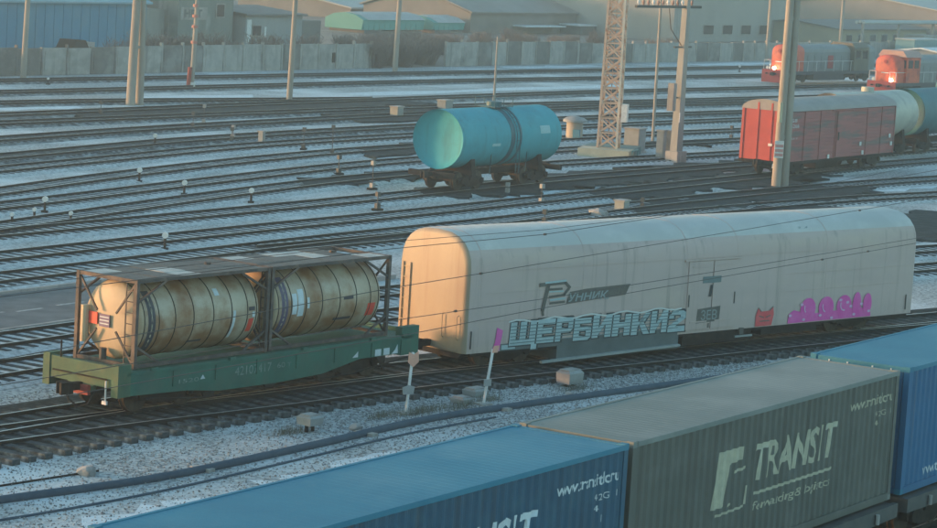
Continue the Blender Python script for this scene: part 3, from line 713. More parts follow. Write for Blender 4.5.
# pink slash left of the letters
MB().add([(1.18, YF, .82), (1.5, YF, .82), (1.62, YF, 1.45), (1.36, YF, 1.55), (1.30, YF, 1.1)], [(0, 1, 2, 3, 4)]).build('graffiti_slash', M_gpink, VN)
# tag above: big letter and dark strip with pale letters
lg = MB()
for a_, b_, w_ in (((3.3, 1.95), (3.5, 2.75), .16), ((3.1, 2.78), (4.3, 2.82), .12), ((3.5, 2.62), (4.15, 2.62), .07), ((4.25, 2.82), (4.5, 2.62), .1), ((4.45, 2.62), (4.2, 2.4), .1), ((3.55, 2.38), (4.3, 2.42), .08), ((3.6, 2.18), (4.3, 2.2), .07), ((3.3, 2.0), (3.35, 1.8), .1)):
    lg.bar((a_[0], YF, a_[1]), (b_[0], YF, b_[1]), w_, .003, up=(0, 1, 0))
lg.build('graffiti_tag', M_gdark, VN)
lg = MB()
for a_, b_, w_ in (((3.35, 2.84), (4.3, 2.87), .06), ((3.55, 2.55), (4.2, 2.54), .05), ((3.6, 2.28), (4.3, 2.31), .06)):
    lg.bar((a_[0], YF-.006, a_[1]), (b_[0], YF-.006, b_[1]), w_, .003, up=(0, 1, 0))
lg.build('graffiti_tag', M_gblue, VN)
MB().add([(4.35, YF, 2.12), (7.1, YF, 2.28), (7.3, YF, 2.62), (5.2, YF, 2.56), (4.5, YF, 2.5)], [(0, 1, 2, 3, 4)]).build('graffiti_strip', M_gdark, VN)
lettering('УННИК.', 4.45, 6.3, 2.18, 2.46, YF-.006, M_gtag, VN, bold=.02, shear=.2)
# middle stencils
MB().box(10.83, 11.75, YF-.03, YF-.024, 2.46, 2.68).build('stencil_bar', mat('dark_teal_spray', (.12, .18, .19), rough=.6), VN)
MB().add([(11.16, YF-.032, 2.0), (11.30, YF-.032, 2.0), (11.36, YF-.032, 2.40), (11.22, YF-.032, 2.40)], [(0, 1, 2, 3)]).build('stencil_stroke', M_gblack, VN)
MB().add([(10.62, YF-.018, 1.12), (11.78, YF-.018, 1.16), (11.82, YF-.018, 1.66), (10.66, YF-.018, 1.6)], [(0, 1, 2, 3)]).build('stencil_block', M_gdark, VN)
lettering('ЗЕВ', 10.85, 11.65, 1.22, 1.55, YF-.024, M_gtag, VN, bold=.0)
MB().add([(11.2, YF-.018, .95), (11.3, YF-.018, .95), (11.3, YF-.018, 1.1), (11.2, YF-.018, 1.1)], [(0, 1, 2, 3)]).build('stencil_stroke', M_gdark, VN)
lettering('3-4', 15.95, 16.5, 4.02, 4.14, -1.30, M_gtag, VN)
# red horned shape and pink scrawl
MB().add([(13.72, YF, .83), (14.58, YF, .83), (14.68, YF, 1.2), (14.62, YF, 1.48), (14.42, YF, 1.34), (14.0, YF, 1.33), (13.84, YF, 1.47), (13.72, YF, 1.2)], [tuple(range(8))]).build('graffiti_shape', M_gred, VN)
lg = MB()
for a_, b_ in (((13.9, 1.18), (14.15, 1.12)), ((14.25, 1.12), (14.5, 1.18)), ((13.95, 1.0), (14.45, 1.0)), ((13.84, 1.47), (14.0, 1.33)), ((14.42, 1.34), (14.62, 1.48))):
    lg.bar((a_[0], YF-.006, a_[1]), (b_[0], YF-.006, b_[1]), .035, .003, up=(0, 1, 0))
lg.build('graffiti_line', M_gdark, VN)
lg = MB(); lg.add([(15.45, YF+.004, .83), (20.1, YF+.004, .83), (20.05, YF+.004, 1.1), (19.4, YF+.004, 1.18), (16.6, YF+.004, 1.1), (15.75, YF+.004, 1.28), (15.5, YF+.004, 1.15)], [tuple(range(7))])
lg.build('graffiti_fill', M_gpink, VN)
lg = MB(); lh = MB(); ly = 0
for k, x in enumerate((16.1, 17.1, 18.1, 19.0, 19.6)):
    w_ = .85 if k < 3 else .5; n = 14; hgt = .78 if k != 3 else .92
    lg.add([(x+w_/2+w_/2*math.cos(2*PI*i/n), YF-.002*k, 1.20+hgt/2*math.sin(2*PI*i/n)+.08) for i in range(n)], [tuple(range(n))])
    for i in range(n):
        a_, b_ = 2*PI*i/n, 2*PI*(i+1)/n
        if k < 3 and 5 < i < 9+k:
            lh.bar((x+w_/2+w_*.25*math.cos(a_), YF-.014, 1.32+hgt*.25*math.sin(a_)), (x+w_/2+w_*.25*math.cos(b_), YF-.014, 1.32+hgt*.25*math.sin(b_)), .05, .003, up=(0, 1, 0))
lg.build('graffiti_letters', M_gpink, VN)
for x, z in ((15.55, 1.1), (16.15, 1.45), (16.3, .92), (17.2, 1.02), (17.85, .9), (18.7, 1.4), (18.9, 1.25), (19.1, .95), (19.5, 1.3), (19.95, 1.02), (18.3, 1.5)):
    lh.add([(x+.09*math.cos(2*PI*i/8), YF-.016, z+.05*math.sin(2*PI*i/8)) for i in range(8)], [tuple(range(8))])
o_ = lh.build('graffiti_highlight', M_ghl, VN); o_['kind'] = 'stuff'

# ------------------------------------------------------------------ blue tank wagon
M_btank = mat('turquoise_tank_paint', (.034, .32, .38), (.045, .37, .43), .75, scale=.7, c3=(.03, .25, .30), s3=.8, lo3=.5, hi3=.75, streak=((.028, .19, .23), 2.5, .56, .82))
M_btankdark = mat('oil_stain', (.025, .09, .12), (.02, .14, .17), .5, scale=2)
def tank_wagon(name, label, loc, rz, L, R_, zc, m, rungs=True, ringm=None, group=None, z0=.24):
    t = thing(name, label, 'tank wagon', loc, rz, group)
    n = 40; rings = []
    d = .62
    for i in range(7):
        q = PI/2*i/6; rings.append((d-d*math.sin(q), max(.06, math.cos(PI/2-q)**.75 if 0 else math.cos(PI/2*(1-i/6))**.75 if i else .06)))
    xs = [(d*(1-math.sin(PI/2*i/7)), max(.05, (1-(1-math.sin(PI/2*i/7))**2.6)**.5)) for i in range(8)]
    xs = [(a, b) for a, b in xs]
    full = xs+[(L-a, b) for a, b in reversed(xs)]
    rr = [[(x, R_*k*math.cos(2*PI*i/n), zc+R_*k*math.sin(2*PI*i/n)) for i in range(n)] for x, k in full]
    MB().rings(rr).build('tank', m, t, smooth=True)
    MB().box(-.35, L+.35, -.2, .2, .86, 1.16).build('frame', M_black, t)
    for x in (-.45, L+.2): MB().box(x, x+.25, -1.4, 1.4, .92, 1.2).build('end_beam', M_black, t)
    for x in (1.6, L-1.6):
        MB().prism([(-1.3, .95), (1.3, .95), (1.15, zc-R_*.55), (.6, zc-R_*.86), (-.6, zc-R_*.86), (-1.15, zc-R_*.55)], 'x', x-.2, x+.2).build('saddle', M_black, t)
    for x in (L*.32, L*.68):
        for y in (-1.25, 1.25): MB().bar((x, y, 1.0), (x, y*1.08, zc), .05, .02).build('tank_strap', M_btankdark if ringm is None else ringm, t)
    xm = L*.53
    MB().tube([(xm, 0, zc+R_-.08), (xm, 0, zc+R_+.28)], .42, 18).build('dome', M_btankdark if ringm is None else m, t)
    if rungs:
        for xx, w_ in ((xm-.35, .20), (xm+.42, .10)):
            rg = [[(xx+dx, (R_+r)*math.cos(2*PI*i/n), zc+(R_+r)*math.sin(2*PI*i/n)) for i in range(n)] for dx, r in ((-w_, .002), (-w_, .02), (w_, .02), (w_, .002))]
            MB().rings(rg, False, False).build('ring', M_btankdark, t, smooth=True)
        for s in (-1, 1):
            lad = MB()
            pts = [(q, R_+.10) for q in (8, 25, 42, 58, 74)]
            for dx in (0, .32):
                p0 = (xm+dx-.1, s*-1.62, 1.0); pp = [p0]+[(xm+dx-.1, -s*(R_+.1)*math.cos(math.radians(q)), zc+(R_+.1)*math.sin(math.radians(q))) for q, _ in pts]
                lad.tube(pp, .028, 5)
            for q in range(-40, 80, 9):
                yq = -s*(R_+.1)*math.cos(math.radians(max(q, 8))) if q > 8 else -s*1.58; zq = zc+(R_+.1)*math.sin(math.radians(q)) if q > 8 else 1.0+(q+40)/48*(zc-1.0)
                lad.bar((xm-.1, yq, zq), (xm+.22, yq, zq), .025)
            lad.build('ladder', M_btankdark, t)
        pl = MB().box(xm-.9, xm+.9, -.6, .6, zc+R_+.02, zc+R_+.06); pl.build('platform', M_btankdark, t)
        hr = MB()
        for s in (-.6, .6):
            hr.bar((xm-.9, s, zc+R_+.5), (xm+.9, s, zc+R_+.5), .03)
            for x in (xm-.9, xm, xm+.9): hr.bar((x, s, zc+R_), (x, s, zc+R_+.5), .03)
        hr.build('handrail', M_btankdark, t)
    bogie(t, 1.7, z=z0); bogie(t, L-1.7, z=z0); coupler(t, -.45, -1); coupler(t, L+.45, 1)
    return t
bt = tank_wagon('tank_wagon', 'turquoise tank wagon standing alone in the middle of the yard', (114.9, 73.75, 0), .0, 9.9, 1.53, 2.82, M_btank)
for x, z_, w_, h_ in ((7.7, 3.2, 1.0, .28), (2.9, 2.55, .8, .1)):
    mbp = MB(); vs_ = []
    for i in range(4):
        q = math.asin((z_-2.82)/1.53)+(i-1.5)*h_/3
        for xx in (x, x+w_): vs_.append((xx, -1.538*math.cos(q), 2.82+1.538*math.sin(q)))
    mbp.add(vs_, [(2*i, 2*i+1, 2*i+3, 2*i+2) for i in range(3)]).build('pale_mark', mat('pale_tank_mark', (.30, .52, .54), rough=.6), bt)
M_ctank = mat('cream_grey_tank', (.50, .50, .42), (.40, .41, .35), .5, scale=.8, c3=(.34, .34, .30), s3=.9)
M_ttank = mat('teal_tank', (.02, .13, .16), (.03, .17, .20), .6, scale=.8)
tank_wagon('tank_wagon', 'pale cream tank wagon behind the brown boxcar', (157.4, 71.6, 0), 0, 11.2, 1.54, 2.95, M_ctank, rungs=False, ringm=M_ctank)
tank_wagon('tank_wagon', 'dark teal tank wagon at the right edge behind the cream one', (169.6, 71.6, 0), 0, 12.0, 1.58, 2.95, M_ttank, rungs=False, ringm=M_ttank)

# ------------------------------------------------------------------ boxcar
M_bxend = mat('boxcar_red_end', (.50, .075, .065), (.42, .06, .055), .7, scale=1.2)
M_bxside = mat('boxcar_brown_boards', (.42, .145, .135), (.34, .12, .115), .8, scale=1.2, stretch=(.4, 1, 3), c3=(.20, .14, .13), s3=.6)
M_bxroof = mat('boxcar_roof', (.36, .335, .315), (.28, .26, .245), .75, scale=.7)
BX = thing('boxcar', 'brown boxcar with a red end behind the pole with the plate', 'rail wagon', (142.0, 68.55, 0), 0)
BL, BW = 15.6, 1.5
pr = [(-BW, 1.12), (-BW, 4.05)]+[(-BW*math.cos(PI*i/10), 4.08+.62*math.sin(PI*i/10)) for i in range(11)]+[(BW, 4.05), (BW, 1.12)]
rb = MB().prism([(p[0]*1.03, p[1]+.0) for p in pr[2:-2]], 'x', -.05, BL+.05).build('roof', M_bxroof, BX, smooth=True)
MB().prism([(-BW+.02, 1.14)]+[(p[0]*.98, p[1]-.05) for p in pr[2:-2]]+[(BW-.02, 1.14)], 'x', -.02, .06).build('end_wall', M_bxend, BX)
MB().prism([(-BW+.02, 1.14)]+[(p[0]*.98, p[1]-.05) for p in pr[2:-2]]+[(BW-.02, 1.14)], 'x', BL-.06, BL+.02).build('end_wall', M_bxend, BX)
for y in (-1.44, -.5, .38, 1.32): MB().box(-.07, -.015, y, y+.12, 1.14, 4.1 if abs(y) > 1 else 4.5).build('end_post', M_bxend, BX)
for z in (1.5, 2.0, 2.5, 3.0, 3.5): MB().box(-.045, -.01, -1.32, 1.32, z, z+.03).build('end_rib', M_bxend, BX)
for s in (-1, 1):
    for k in range(14):
        z = 1.14+k*.208; y = s*BW
        MB().box(.06, BL-.06, min(y, y-s*.05), max(y, y-s*.05), z, z+.197).build('board', M_bxside, BX)
    for x in (.06, 2.2, 4.4, 6.55, 9.0, 11.2, 13.4, BL-.16): MB().box(x, x+.1, min(s*BW, s*(BW+.05)), max(s*BW, s*(BW+.05)), 1.12, 4.06).build('side_post', M_bxside, BX)
    d = MB().box(6.75, 8.95, min(s*(BW+.01), s*(BW+.09)), max(s*(BW+.01), s*(BW+.09)), 1.2, 3.95).build('door', M_bxside, BX)
    MB().box(6.0, 11.2, min(s*BW, s*(BW+.1)), max(s*BW, s*(BW+.1)), 4.0, 4.05).build('door_rail', M_bxside, BX)
    MB().box(6.9, 7.0, min(s*(BW+.09), s*(BW+.14)), max(s*(BW+.09), s*(BW+.14)), 2.2, 2.7).build('handle', M_flat, d)
MB().box(.06, BL-.06, -BW+.05, BW-.05, 1.13, 1.2).build('floor', M_black, BX)
MB().box(-.1, BL+.1, -BW, BW, .95, 1.125).build('underframe', M_black, BX)
MB().box(5.5, 8.6, -.9, .6, .5, .95).build('brake_gear', M_black, BX)
lettering('58', .45, 1.2, 3.45, 3.65, -BW-.006, M_lwhite, BX); lettering('5266', .4, 1.5, 3.12, 3.34, -BW-.006, M_lwhite, BX); lettering('23 т', .5, 1.4, 2.45, 2.55, -BW-.006, M_lwhite, BX)
for x, z in ((5.6, 1.15), (10.2, 1.75), (10.6, 1.2), (14.6, 2.1), (14.9, 1.6)): MB().box(x, x+.22, -BW-.11, -BW-.055, z, z+.24).build('white_plate', M_white, BX)
MB().box(-.09, -.07, -.6, -.35, 2.0, 2.15).build('white_plate', M_white, BX)
MB().box(-.06, .02, -1.62, -1.42, 2.8, 3.9).build('end_ladder', M_conc, BX)
bogie(BX, 2.2); bogie(BX, BL-2.2); coupler(BX, -.1, -1); coupler(BX, BL+.1, 1)
MB().tube([(-.3, -.9, 1.0), (-.35, -.9, .75)], .08, 8).build('lamp', M_white, BX)

# ------------------------------------------------------------------ locomotives
M_lored = mat('loco_orange_red', (.70, .12, .055), (.62, .09, .045), .55, scale=1.5, c3=(.42, .06, .05), s3=.8)
M_loored2 = mat('loco_dark_red', (.42, .04, .045), (.34, .035, .04), .6, scale=1.5)
M_logrey = mat('loco_grey_hood', (.22, .25, .26), (.17, .20, .21), .6, scale=1.2)
M_loframe = mat('loco_frame', (.05, .065, .085), (.08, .09, .10), .7, scale=2)
M_lopink = mat('loco_cab_roof', (.48, .30, .26), (.40, .25, .22), .6, scale=1.5)
M_lamp = mat('lit_headlamp', (1, .9, .7), emit=(1, .80, .50), estr=9)
def loco(label, loc, rz, wide):
    t = thing('locomotive', label, 'locomotive', loc, rz, None)
    L = 19.5; hw = 1.05 if not wide else 1.25; zt = 4.0
    hood = [(-hw, 1.35), (-hw, zt-.75)]+[(-hw*math.cos(PI*i/8), zt-.75+.7*math.sin(PI*i/8)) for i in range(1, 8)]+[(hw, zt-.75), (hw, 1.35)]
    nose = [[(x, y*k, 1.35+(z-1.35)*kz) for y, z in hood] for x, k, kz in ((.5, .72, .90), (.62, .88, .96), (.85, 1, 1), (3.6, 1, 1))]
    MB().rings(nose).build('nose', M_lored, t, smooth=True)
    MB().prism(hood, 'x', 3.61, 13.2).build('hood', M_logrey, t)
    for k in range(6):
        x = 4.3+k*1.4; MB().box(x, x+1.1, -hw-.03, -hw+.01, 1.6, 2.9).build('hood_door', M_logrey if k != 3 else M_loored2, t)
    cab = MB().prism([(-1.5, 1.35), (1.5, 1.35), (1.5, 3.7), (1.1, 4.15), (-1.1, 4.15), (-1.5, 3.7)], 'x', 13.25, 16.4).build('cab', mat('loco_cab', (.11, .105, .085), (.15, .14, .11), .6, scale=1), t)
    for x in (13.6, 15.1): MB().box(x, x+.95, -1.53, -1.49, 2.6, 3.4).build('window', M_glass, t)
    MB().prism(hood, 'x', 16.45, 18.6).build('rear_hood', M_logrey, t)
    MB().box(0, L, -1.5, 1.5, 1.05, 1.35).build('frame', M_loframe, t)
    MB().box(5.2, 11.5, -1.35, 1.35, .45, 1.05).build('fuel_tank', M_loframe, t)
    MB().prism([(-1.5, .35), (1.5, .35), (1.5, 1.45), (-1.5, 1.45)], 'x', -.12, .0).build('buffer_beam', M_loored2, t)
    MB().prism([(-1.4, .2), (1.4, .2), (1.4, .6), (-1.4, .6)], 'x', -.3, -.14).build('snow_plough', M_loored2, t)
    hr = MB()
    for y in (-1.42, -.75, .75, 1.42):
        hr.tube([(.06, y, 1.35), (.06, y, 2.35)], .035, 6)
    for s in (-1, 1):
        hr.tube([(.06, s*1.42, 2.35), (.06, s*.75, 2.35)], .03, 6); hr.tube([(.06, s*1.42, 2.35), (13.2, s*1.42, 2.35)], .025, 5)
        for k in range(7): hr.tube([(2+k*1.8, s*1.42, 1.35), (2+k*1.8, s*1.42, 2.35)], .025, 5)
    hr.build('handrail', M_white, t)
    MB().tube([(.40, 0, 3.30), (.52, 0, 3.30)], .17, 14).build('headlight', M_loored2, t)
    for y in ((-.95, .95) if wide else (.25, 1.0)):
        MB().tube([(-.02, y, 1.62), (.1, y, 1.62)], .16, 12).build('lamp', M_lamp if y < .5 else M_white, t)
    MB().box(.46, .50, -.4, .4, 2.2, 2.28).build('number_board', M_white, t)
    for y in (-.9, .9): MB().tube([(-.5, y, 1.05), (-.1, y, 1.05)], .06, 8).build('hose', M_black, t)
    if wide:
        MB().prism([(-1.5, 1.36), (1.5, 1.36), (1.5, 3.7), (1.1, 4.2), (-1.1, 4.2), (-1.5, 3.7)], 'x', 1.9, 4.6).build('front_cab', M_lored, t)
        MB().prism([(-1.55, 3.78), (1.55, 3.78), (1.1, 4.36), (-1.1, 4.36)], 'x', 1.7, 4.8).build('cab_roof', M_lopink, t)
        for y in (-1.2, .3): MB().box(1.85, 1.9, y+.4 if y > 0 else y-.2, y+.65 if y > 0 else y+.05, 2.75, 3.5).build('window', M_glass, t)
        for x in (2.2, 3.4): MB().box(x, x+.85, -1.53, -1.49, 2.75, 3.5).build('window', M_glass, t)
    for x in (3.2, L-3.2):
        b = bogie(t, x, z=.24)
    coupler(t, -.12, -1)
    return t
loco('orange-red shunting locomotive with lit lamp behind the pole', (239.2, 114.7, 0), -.065, False)
loco('orange-red shunting locomotive with cab in front, behind the boxcar roof', (235.6, 101.9, 0), -.09, True)
rbs = thing('buffer_stop', 'low red steel buffer stop right of the nearer locomotive', 'buffer stop', (247.5, 99.2, 0), 0)
MB().box(0, .3, -1.6, 1.6, .55, 1.15).build('beam', M_lored, rbs)
for y in (-.8, .8):
    MB().bar((.2, y, 0), (.2, y, .8), .16).build('upright', M_loored2, rbs); MB().bar((.3, y, .8), (2.0, y, .05), .12).build('strut', M_loored2, rbs)
MB().tube([(-.1, 0, .85), (.0, 0, .85)], .15, 10).build('reflector', M_white, rbs)

# ------------------------------------------------------------------ poles, mast, wires
M_pole = mat('pole_concrete', (.36, .325, .28), (.28, .255, .225), .9, scale=1.2, stretch=(1, 1, .25), c3=(.30, .27, .25), s3=.9, lo3=.55, hi3=.75)
M_insul = mat('insulator', (.30, .16, .12), (.40, .25, .2), .4, scale=3)
def simple_pole(name, label, x, y, r0, r1, h, lean=0., arms=(), base=None, group='single poles in the yard'):
    t = thing(name, label, 'pole', (x, y, 0), 0, group)
    k = lean
    MB().tube([(0, 0, -.3), (k*h*.5, -k*h*.3, h*.5), (k*h, -k*h*.6, h)], [r0, (r0+r1)/2, r1], 14).build('shaft', M_pole, t, smooth=True)
    for z, w_ in arms:
        a = MB().bar((k*z-w_/2, 0, z), (k*z+w_/2, 0, z), .1).build('crossarm', M_flat, t)
        for q in (-.45, -.15, .15, .45): MB().tube([(k*z+q*w_, 0, z+.05), (k*z+q*w_, 0, z+.16), (k*z+q*w_, 0, z+.3)], [.02, .06, .04], 8).build('insulator', M_insul, a)
    if base: base(t)
    return t
simple_pole('utility_pole', 'slim concrete pole at the far left before the blue shed', 154.6, 136.9, .24, .16, 11, .02, ((10.3, 2.0),))
def redbase(t):
    MB().tube([(0, 0, .0), (0, 0, .45)], .30, 12).build('painted_base', M_white, t)
    MB().tube([(-.35, .05, 0), (-.2, .05, 1.6)], .16, 8).build('red_guard', M_redp, t)
    for z in (3.4, 4.6, 5.4, 6.2): MB().tube([(.03*z*.6, 0, z), (.03*z*.6, 0, z+.22)], .24, 10).build('red_band', mat('faint_red_band', (.46, .20, .16), rough=.8), t)
simple_pole('utility_pole', 'slim pole with a red painted foot', 163.5, 127.7, .19, .15, 11, .02, ((10.2, 1.8),), redbase)
simple_pole('utility_pole', 'slim concrete pole between the red-footed pole and the door in the fence', 160.2, 116.0, .23, .14, 12, .01, ((11, 2.0),))
simple_pole('utility_pole', 'slim concrete pole in front of the turquoise sheds', 201.7, 134.5, .25, .18, 11, .01, ((10.2, 1.8),))
simple_pole('lamp_mast', 'thin grey mast beside the thick steel pole', 159.1, 85.0, .11, .08, 14, -.01, ())
simple_pole('lamp_mast', 'thin short mast rising behind the blue tank wagon', 177.2, 108.8, .10, .07, 5.3, 0, ())
simple_pole('utility_pole', 'thin pale pole, left of the two behind the nearer locomotive', 283, 137, .25, .2, 9, 0, ((8.0, 2.4),))
simple_pole('utility_pole', 'thin pale pole, right of the two behind the nearer locomotive', 288, 137, .25, .2, 9, 0, ((8.0, 2.4),))
simple_pole('utility_pole', 'thin far pole beside the striped grey building', 312, 141, .22, .18, 9, 0, ())
# A-shaped twin pole
t = thing('twin_pole', 'tall concrete pole of two leaning legs left of the middle', 'pole', (144.5, 117.7, 0), 0, 'two-legged poles')
for x0, x1, r in ((-.5, -.15, .33), (.50, .22, .29)):
    MB().tube([(x0, 0, -.3), (x1, 0, 12)], [r, r*.8], 14).build('leg', M_pole, t, smooth=True)
for z in (4., 8.): MB().bar((-.45, 0, z), (.5, 0, z), .18).build('tie_beam', M_pole, t)
MB().bar((-1.6, 0, 11.4), (1.7, 0, 11.4), .14).build('crossarm', M_flat, t)
# double pole with plate in front of the boxcar
t = thing('twin_pole', 'thick two-legged pole with white plate before the boxcar', 'pole', (138.0, 65.4, 0), 0, 'two-legged poles')
M_pole2 = mat('pole_tan', (.38, .335, .28), (.30, .265, .225), .9, scale=1.2, stretch=(1, 1, .25), c3=(.26, .23, .21), s3=.9, lo3=.55, hi3=.75)
MB().tube([(-.24, .12, -.3), (-.20, .1, 13)], [.27, .21], 14).build('leg', M_pole2, t, smooth=True)
MB().tube([(.27, -.14, -.3), (.17, -.1, 13)], [.25, .20], 14).build('leg', M_pole2, t, smooth=True)
for z in (2.9, 6.4, 9.6): MB().bar((-.2, .12, z), (.22, -.12, z), .2).build('tie_beam', M_pole2, t)
pl = MB().box(-.26, .26, -.05, -.01, 1.75, 2.72).build('plate', M_white, t, loc=(-.50, -.02, 0), rz=-1.0)
for z in (1.85, 2.1, 2.36): MB().box(-.23, .23, -.065, -.052, z, z+.16).build('plate_line', mat('plate_pink', (.56, .28, .26), rough=.7), pl)
MB().box(-.82, -.47, -.06, .02, 3.75, 4.9).build('sign_board', mat('sign_yellow', (.60, .50, .33), (.5, .42, .28), .7, scale=4), t)
MB().bar((-1.7, .1, 12.2), (1.7, -.1, 12.2), .16).build('crossarm', M_flat, t)
# tapered steel pole with crossarms
t = thing('steel_pole', 'thick tapered grey pole with long crossarm and pale box', 'pole', (146.7, 76.7, 0), 0)
M_steelpole = mat('pole_grey', (.34, .34, .31), (.26, .26, .24), .7, scale=1.5, stretch=(1, 1, .3))
MB().rings([[(-.40, -.24, -.2), (.4, -.24, -.2), (.4, .24, -.2), (-.4, .24, -.2)], [(-.18, -.17, 10.5), (.2, -.17, 10.5), (.2, .17, 10.5), (-.18, .17, 10.5)]]).build('shaft', M_steelpole, t)
MB().box(-.62, .62, -.42, .42, -.2, .7).build('footing', M_concpale, t)
a = MB().bar((-6.4, 0, 9.55), (1.9, 0, 9.55), .16).build('crossarm', M_flat, t)
for k in range(12): MB().tube([(-6.1+k*.62, 0, 9.62), (-6.1+k*.62, 0, 9.8), (-6.1+k*.62, 0, 9.95)], [.03, .1, .06], 8).build('insulator', M_insul if k % 3 else M_white, a)
MB().bar((-1.2, 0, 7.1), (1.0, 0, 7.1), .1).build('lower_crossarm', M_flat, t)
MB().box(-1.25, -.85, -.2, .2, 3.2, 4.9).build('pale_box', M_concpale, t); MB().bar((-.9, 0, 4.0), (-.3, 0, 4.0), .08).build('bracket', M_flat, t)
MB().box(-.5, -.42, -.34, -.30, 2.5, 3.1).build('notice', M_white, t)
MB().tube([(-2.2, 0, 9.5), (-1.8, 0, 8.2), (-.3, 0, 7.2)], .03, 5).build('cable', M_wire, t)
# lattice mast
M_lat = mat('lattice_pale_rust', (.56, .37, .27), (.56, .45, .36), .7, scale=2, c3=(.34, .17, .10), s3=1.6, lo3=.55, hi3=.7)
M_latw = mat('lattice_pale', (.60, .56, .48), (.50, .45, .38), .7, scale=2)
t = thing('lattice_mast', 'rusty steel lattice lighting mast with white box', 'mast', (146.2, 81.2, .5), .35)
s0, s1, Hm = .60, .48, 13.
def lp(k, z): 
    w_ = s0+(s1-s0)*z/Hm; return (w_*(-1 if k in (0, 3) else 1), w_*(-1 if k in (0, 1) else 1), z)
for k in range(4): MB().bar(lp(k, 0), lp(k, Hm), .13, .13).build('leg', M_latw if k in (0, 1) else M_lat, t)
nb = 14
for i in range(nb):
    za, zb = i*Hm/nb, (i+1)*Hm/nb
    for k in range(4):
        k2 = (k+1) % 4
        q = MB().bar(lp(k, za), lp(k2, zb), .085); q.bar(lp(k2, za), lp(k, zb), .085); q.bar(lp(k, zb), lp(k2, zb), .07)
        if i > 3: q.bar(lp(k, (za+zb)/2), lp(k2, (za+zb)/2), .07)
        q.build('lattice_brace', M_lat, t)
MB().box(-.85, -.2, -1.15, -.8, 1.7, 2.8).build('white_box', M_white, t)
la = MB()
for y in (-.15, .15): la.bar((s0+.1, y, .2), (s1+.1, y, Hm), .05)
for k in range(30): la.bar((s0+.1-.007*k, -.15, .5+k*.4), (s0+.1-.007*k, .15, .5+k*.4), .035)
la.build('ladder', M_lat, t)
bs = thing('mast_base', 'low cream and teal block under the lattice mast', 'concrete base', (146.2, 81.2, 0), .35)
MB().box(-1.9, .1, -1.6, 1.6, -.1, .5).build('cream_block', mat('cream_block_paint', (.50, .48, .36), (.4, .39, .30), .8, scale=1.5), bs)
MB().box(.1, 3.2, -1.6, 1.6, -.1, .498).build('teal_block', mat('teal_block_paint', (.09, .17, .17), (.13, .21, .20), .8, scale=1.5), bs)
MB().tube([(-1.5, -1.75, 0), (-1.5, -1.75, .5), (.8, -1.75, .45), (.8, -1.75, 0)], .05, 6).build('pipe_loop', mat('teal_pipe', (.15, .32, .33), rough=.6), bs)
M_cab = mat('cabinet_grey', (.33, .34, .33), (.25, .26, .25), .7, scale=2)
CABS = [(150.3, 81.6, 1.15, 1.0, 1.5, 'grey equipment cabinet right of the lattice mast'), (147.7, 78.3, .5, .45, 1.75, 'narrow pale cabinet, left of the pair beside the thick steel pole'), (148.6, 78.2, .45, .45, 1.7, 'narrow pale cabinet, right of the pair beside the thick steel pole'),
        (157.4, 104.6, .9, .6, .7, 'cream cabinet on the snow left of the blue tank wagon'), (167.7, 107.2, 1.2, .7, .7, 'pale low cabinet just behind the blue tank wagon'),
        (117.2, 64.1, .7, .5, .55, 'pale concrete cabinet above the middle of the cream van roof'), (129.3, 95.5, .3, .3, .7, 'small grey junction box left of the yard lamps')]
for x, y, w_, d_, h_, lb in CABS:
    t = thing('equipment_cabinet', lb, 'cabinet', (x, y, 0), .1, 'trackside cabinets')
    MB().box(-w_/2, w_/2, -d_/2, d_/2, .12, h_).build('housing', M_cab if 'cream' not in lb else mat('cabinet_cream', (.40, .38, .31), (.33, .32, .27), .7, scale=2), t)
    MB().box(-w_/2-.06, w_/2+.06, -d_/2-.06, d_/2+.06, h_, h_+.08).build('lid', M_concpale, t)
    MB().box(-w_/2+.06, w_/2-.06, -d_/2-.03, -d_/2+.005, .2, h_-.08).build('door', M_cab, t)
    MB().box(-w_/2-.08, w_/2+.08, -d_/2-.08, d_/2+.08, -.1, .115).build('plinth', M_conc, t)
# round-topped booth
t = thing('booth', 'small round-topped cream booth right of the blue tank wagon', 'booth', (154.4, 88.4, 0), .2)
MB().tube([(0, 0, 0), (0, 0, 1.2)], .55, 18).build('body', mat('booth_tan', (.46, .38, .28), (.36, .32, .26), .7, scale=2), t, smooth=True)
MB().tube([(0, 0, 1.2), (0, 0, 1.35), (0, 0, 1.5), (0, 0, 1.6)], [.8, .8, .6, .12], 18).build('cap', M_cab, t, smooth=True)
MB().box(-.62, -.4, -.55, -.1, .1, .75).build('blue_case', mat('case_blue', (.06, .22, .30), rough=.6), t)
# overhead wires
def wire(label, pts, r=.009, joints=()):
    t = thing('overhead_wire', label, 'wire', pts[0], 0, 'wires crossing in front of the cream van')
    o = Vector(pts[0]); A = [Vector(p)-o for p in pts]; full = []
    for a, b in zip(A, A[1:]):
        for k in range(12): full.append(a.lerp(b, k/12))
    full.append(A[-1])
    MB().tube(full, r, 6).build('strand', M_wire, t)
    for j in joints:
        q = Vector(j)-o; MB().box(q.x-.05, q.x+.05, q.y-.02, q.y+.02, q.z-.025, q.z+.025).build('clamp', M_wire, t)
wire('wire running from the tank container end to high on the cream van', [(-40, 34, 5.1), (37.24, 34, 5.03), (51.71, 34, 5.33), (55.27, 34, 5.36), (70, 34, 5.53), (83.95, 34, 5.71), (160, 34, 6.6)], joints=[(55.27, 34, 5.36), (77.7, 34, 5.62)])
wire('upper of the two close wires low across the cream van', [(-40, 34, 4.4), (37, 34, 4.55), (51.8, 34, 4.55), (58.45, 34, 4.47), (70, 34, 4.42), (84.23, 34, 4.42), (160, 34, 4.5)], joints=[(54.2, 34, 4.53)])
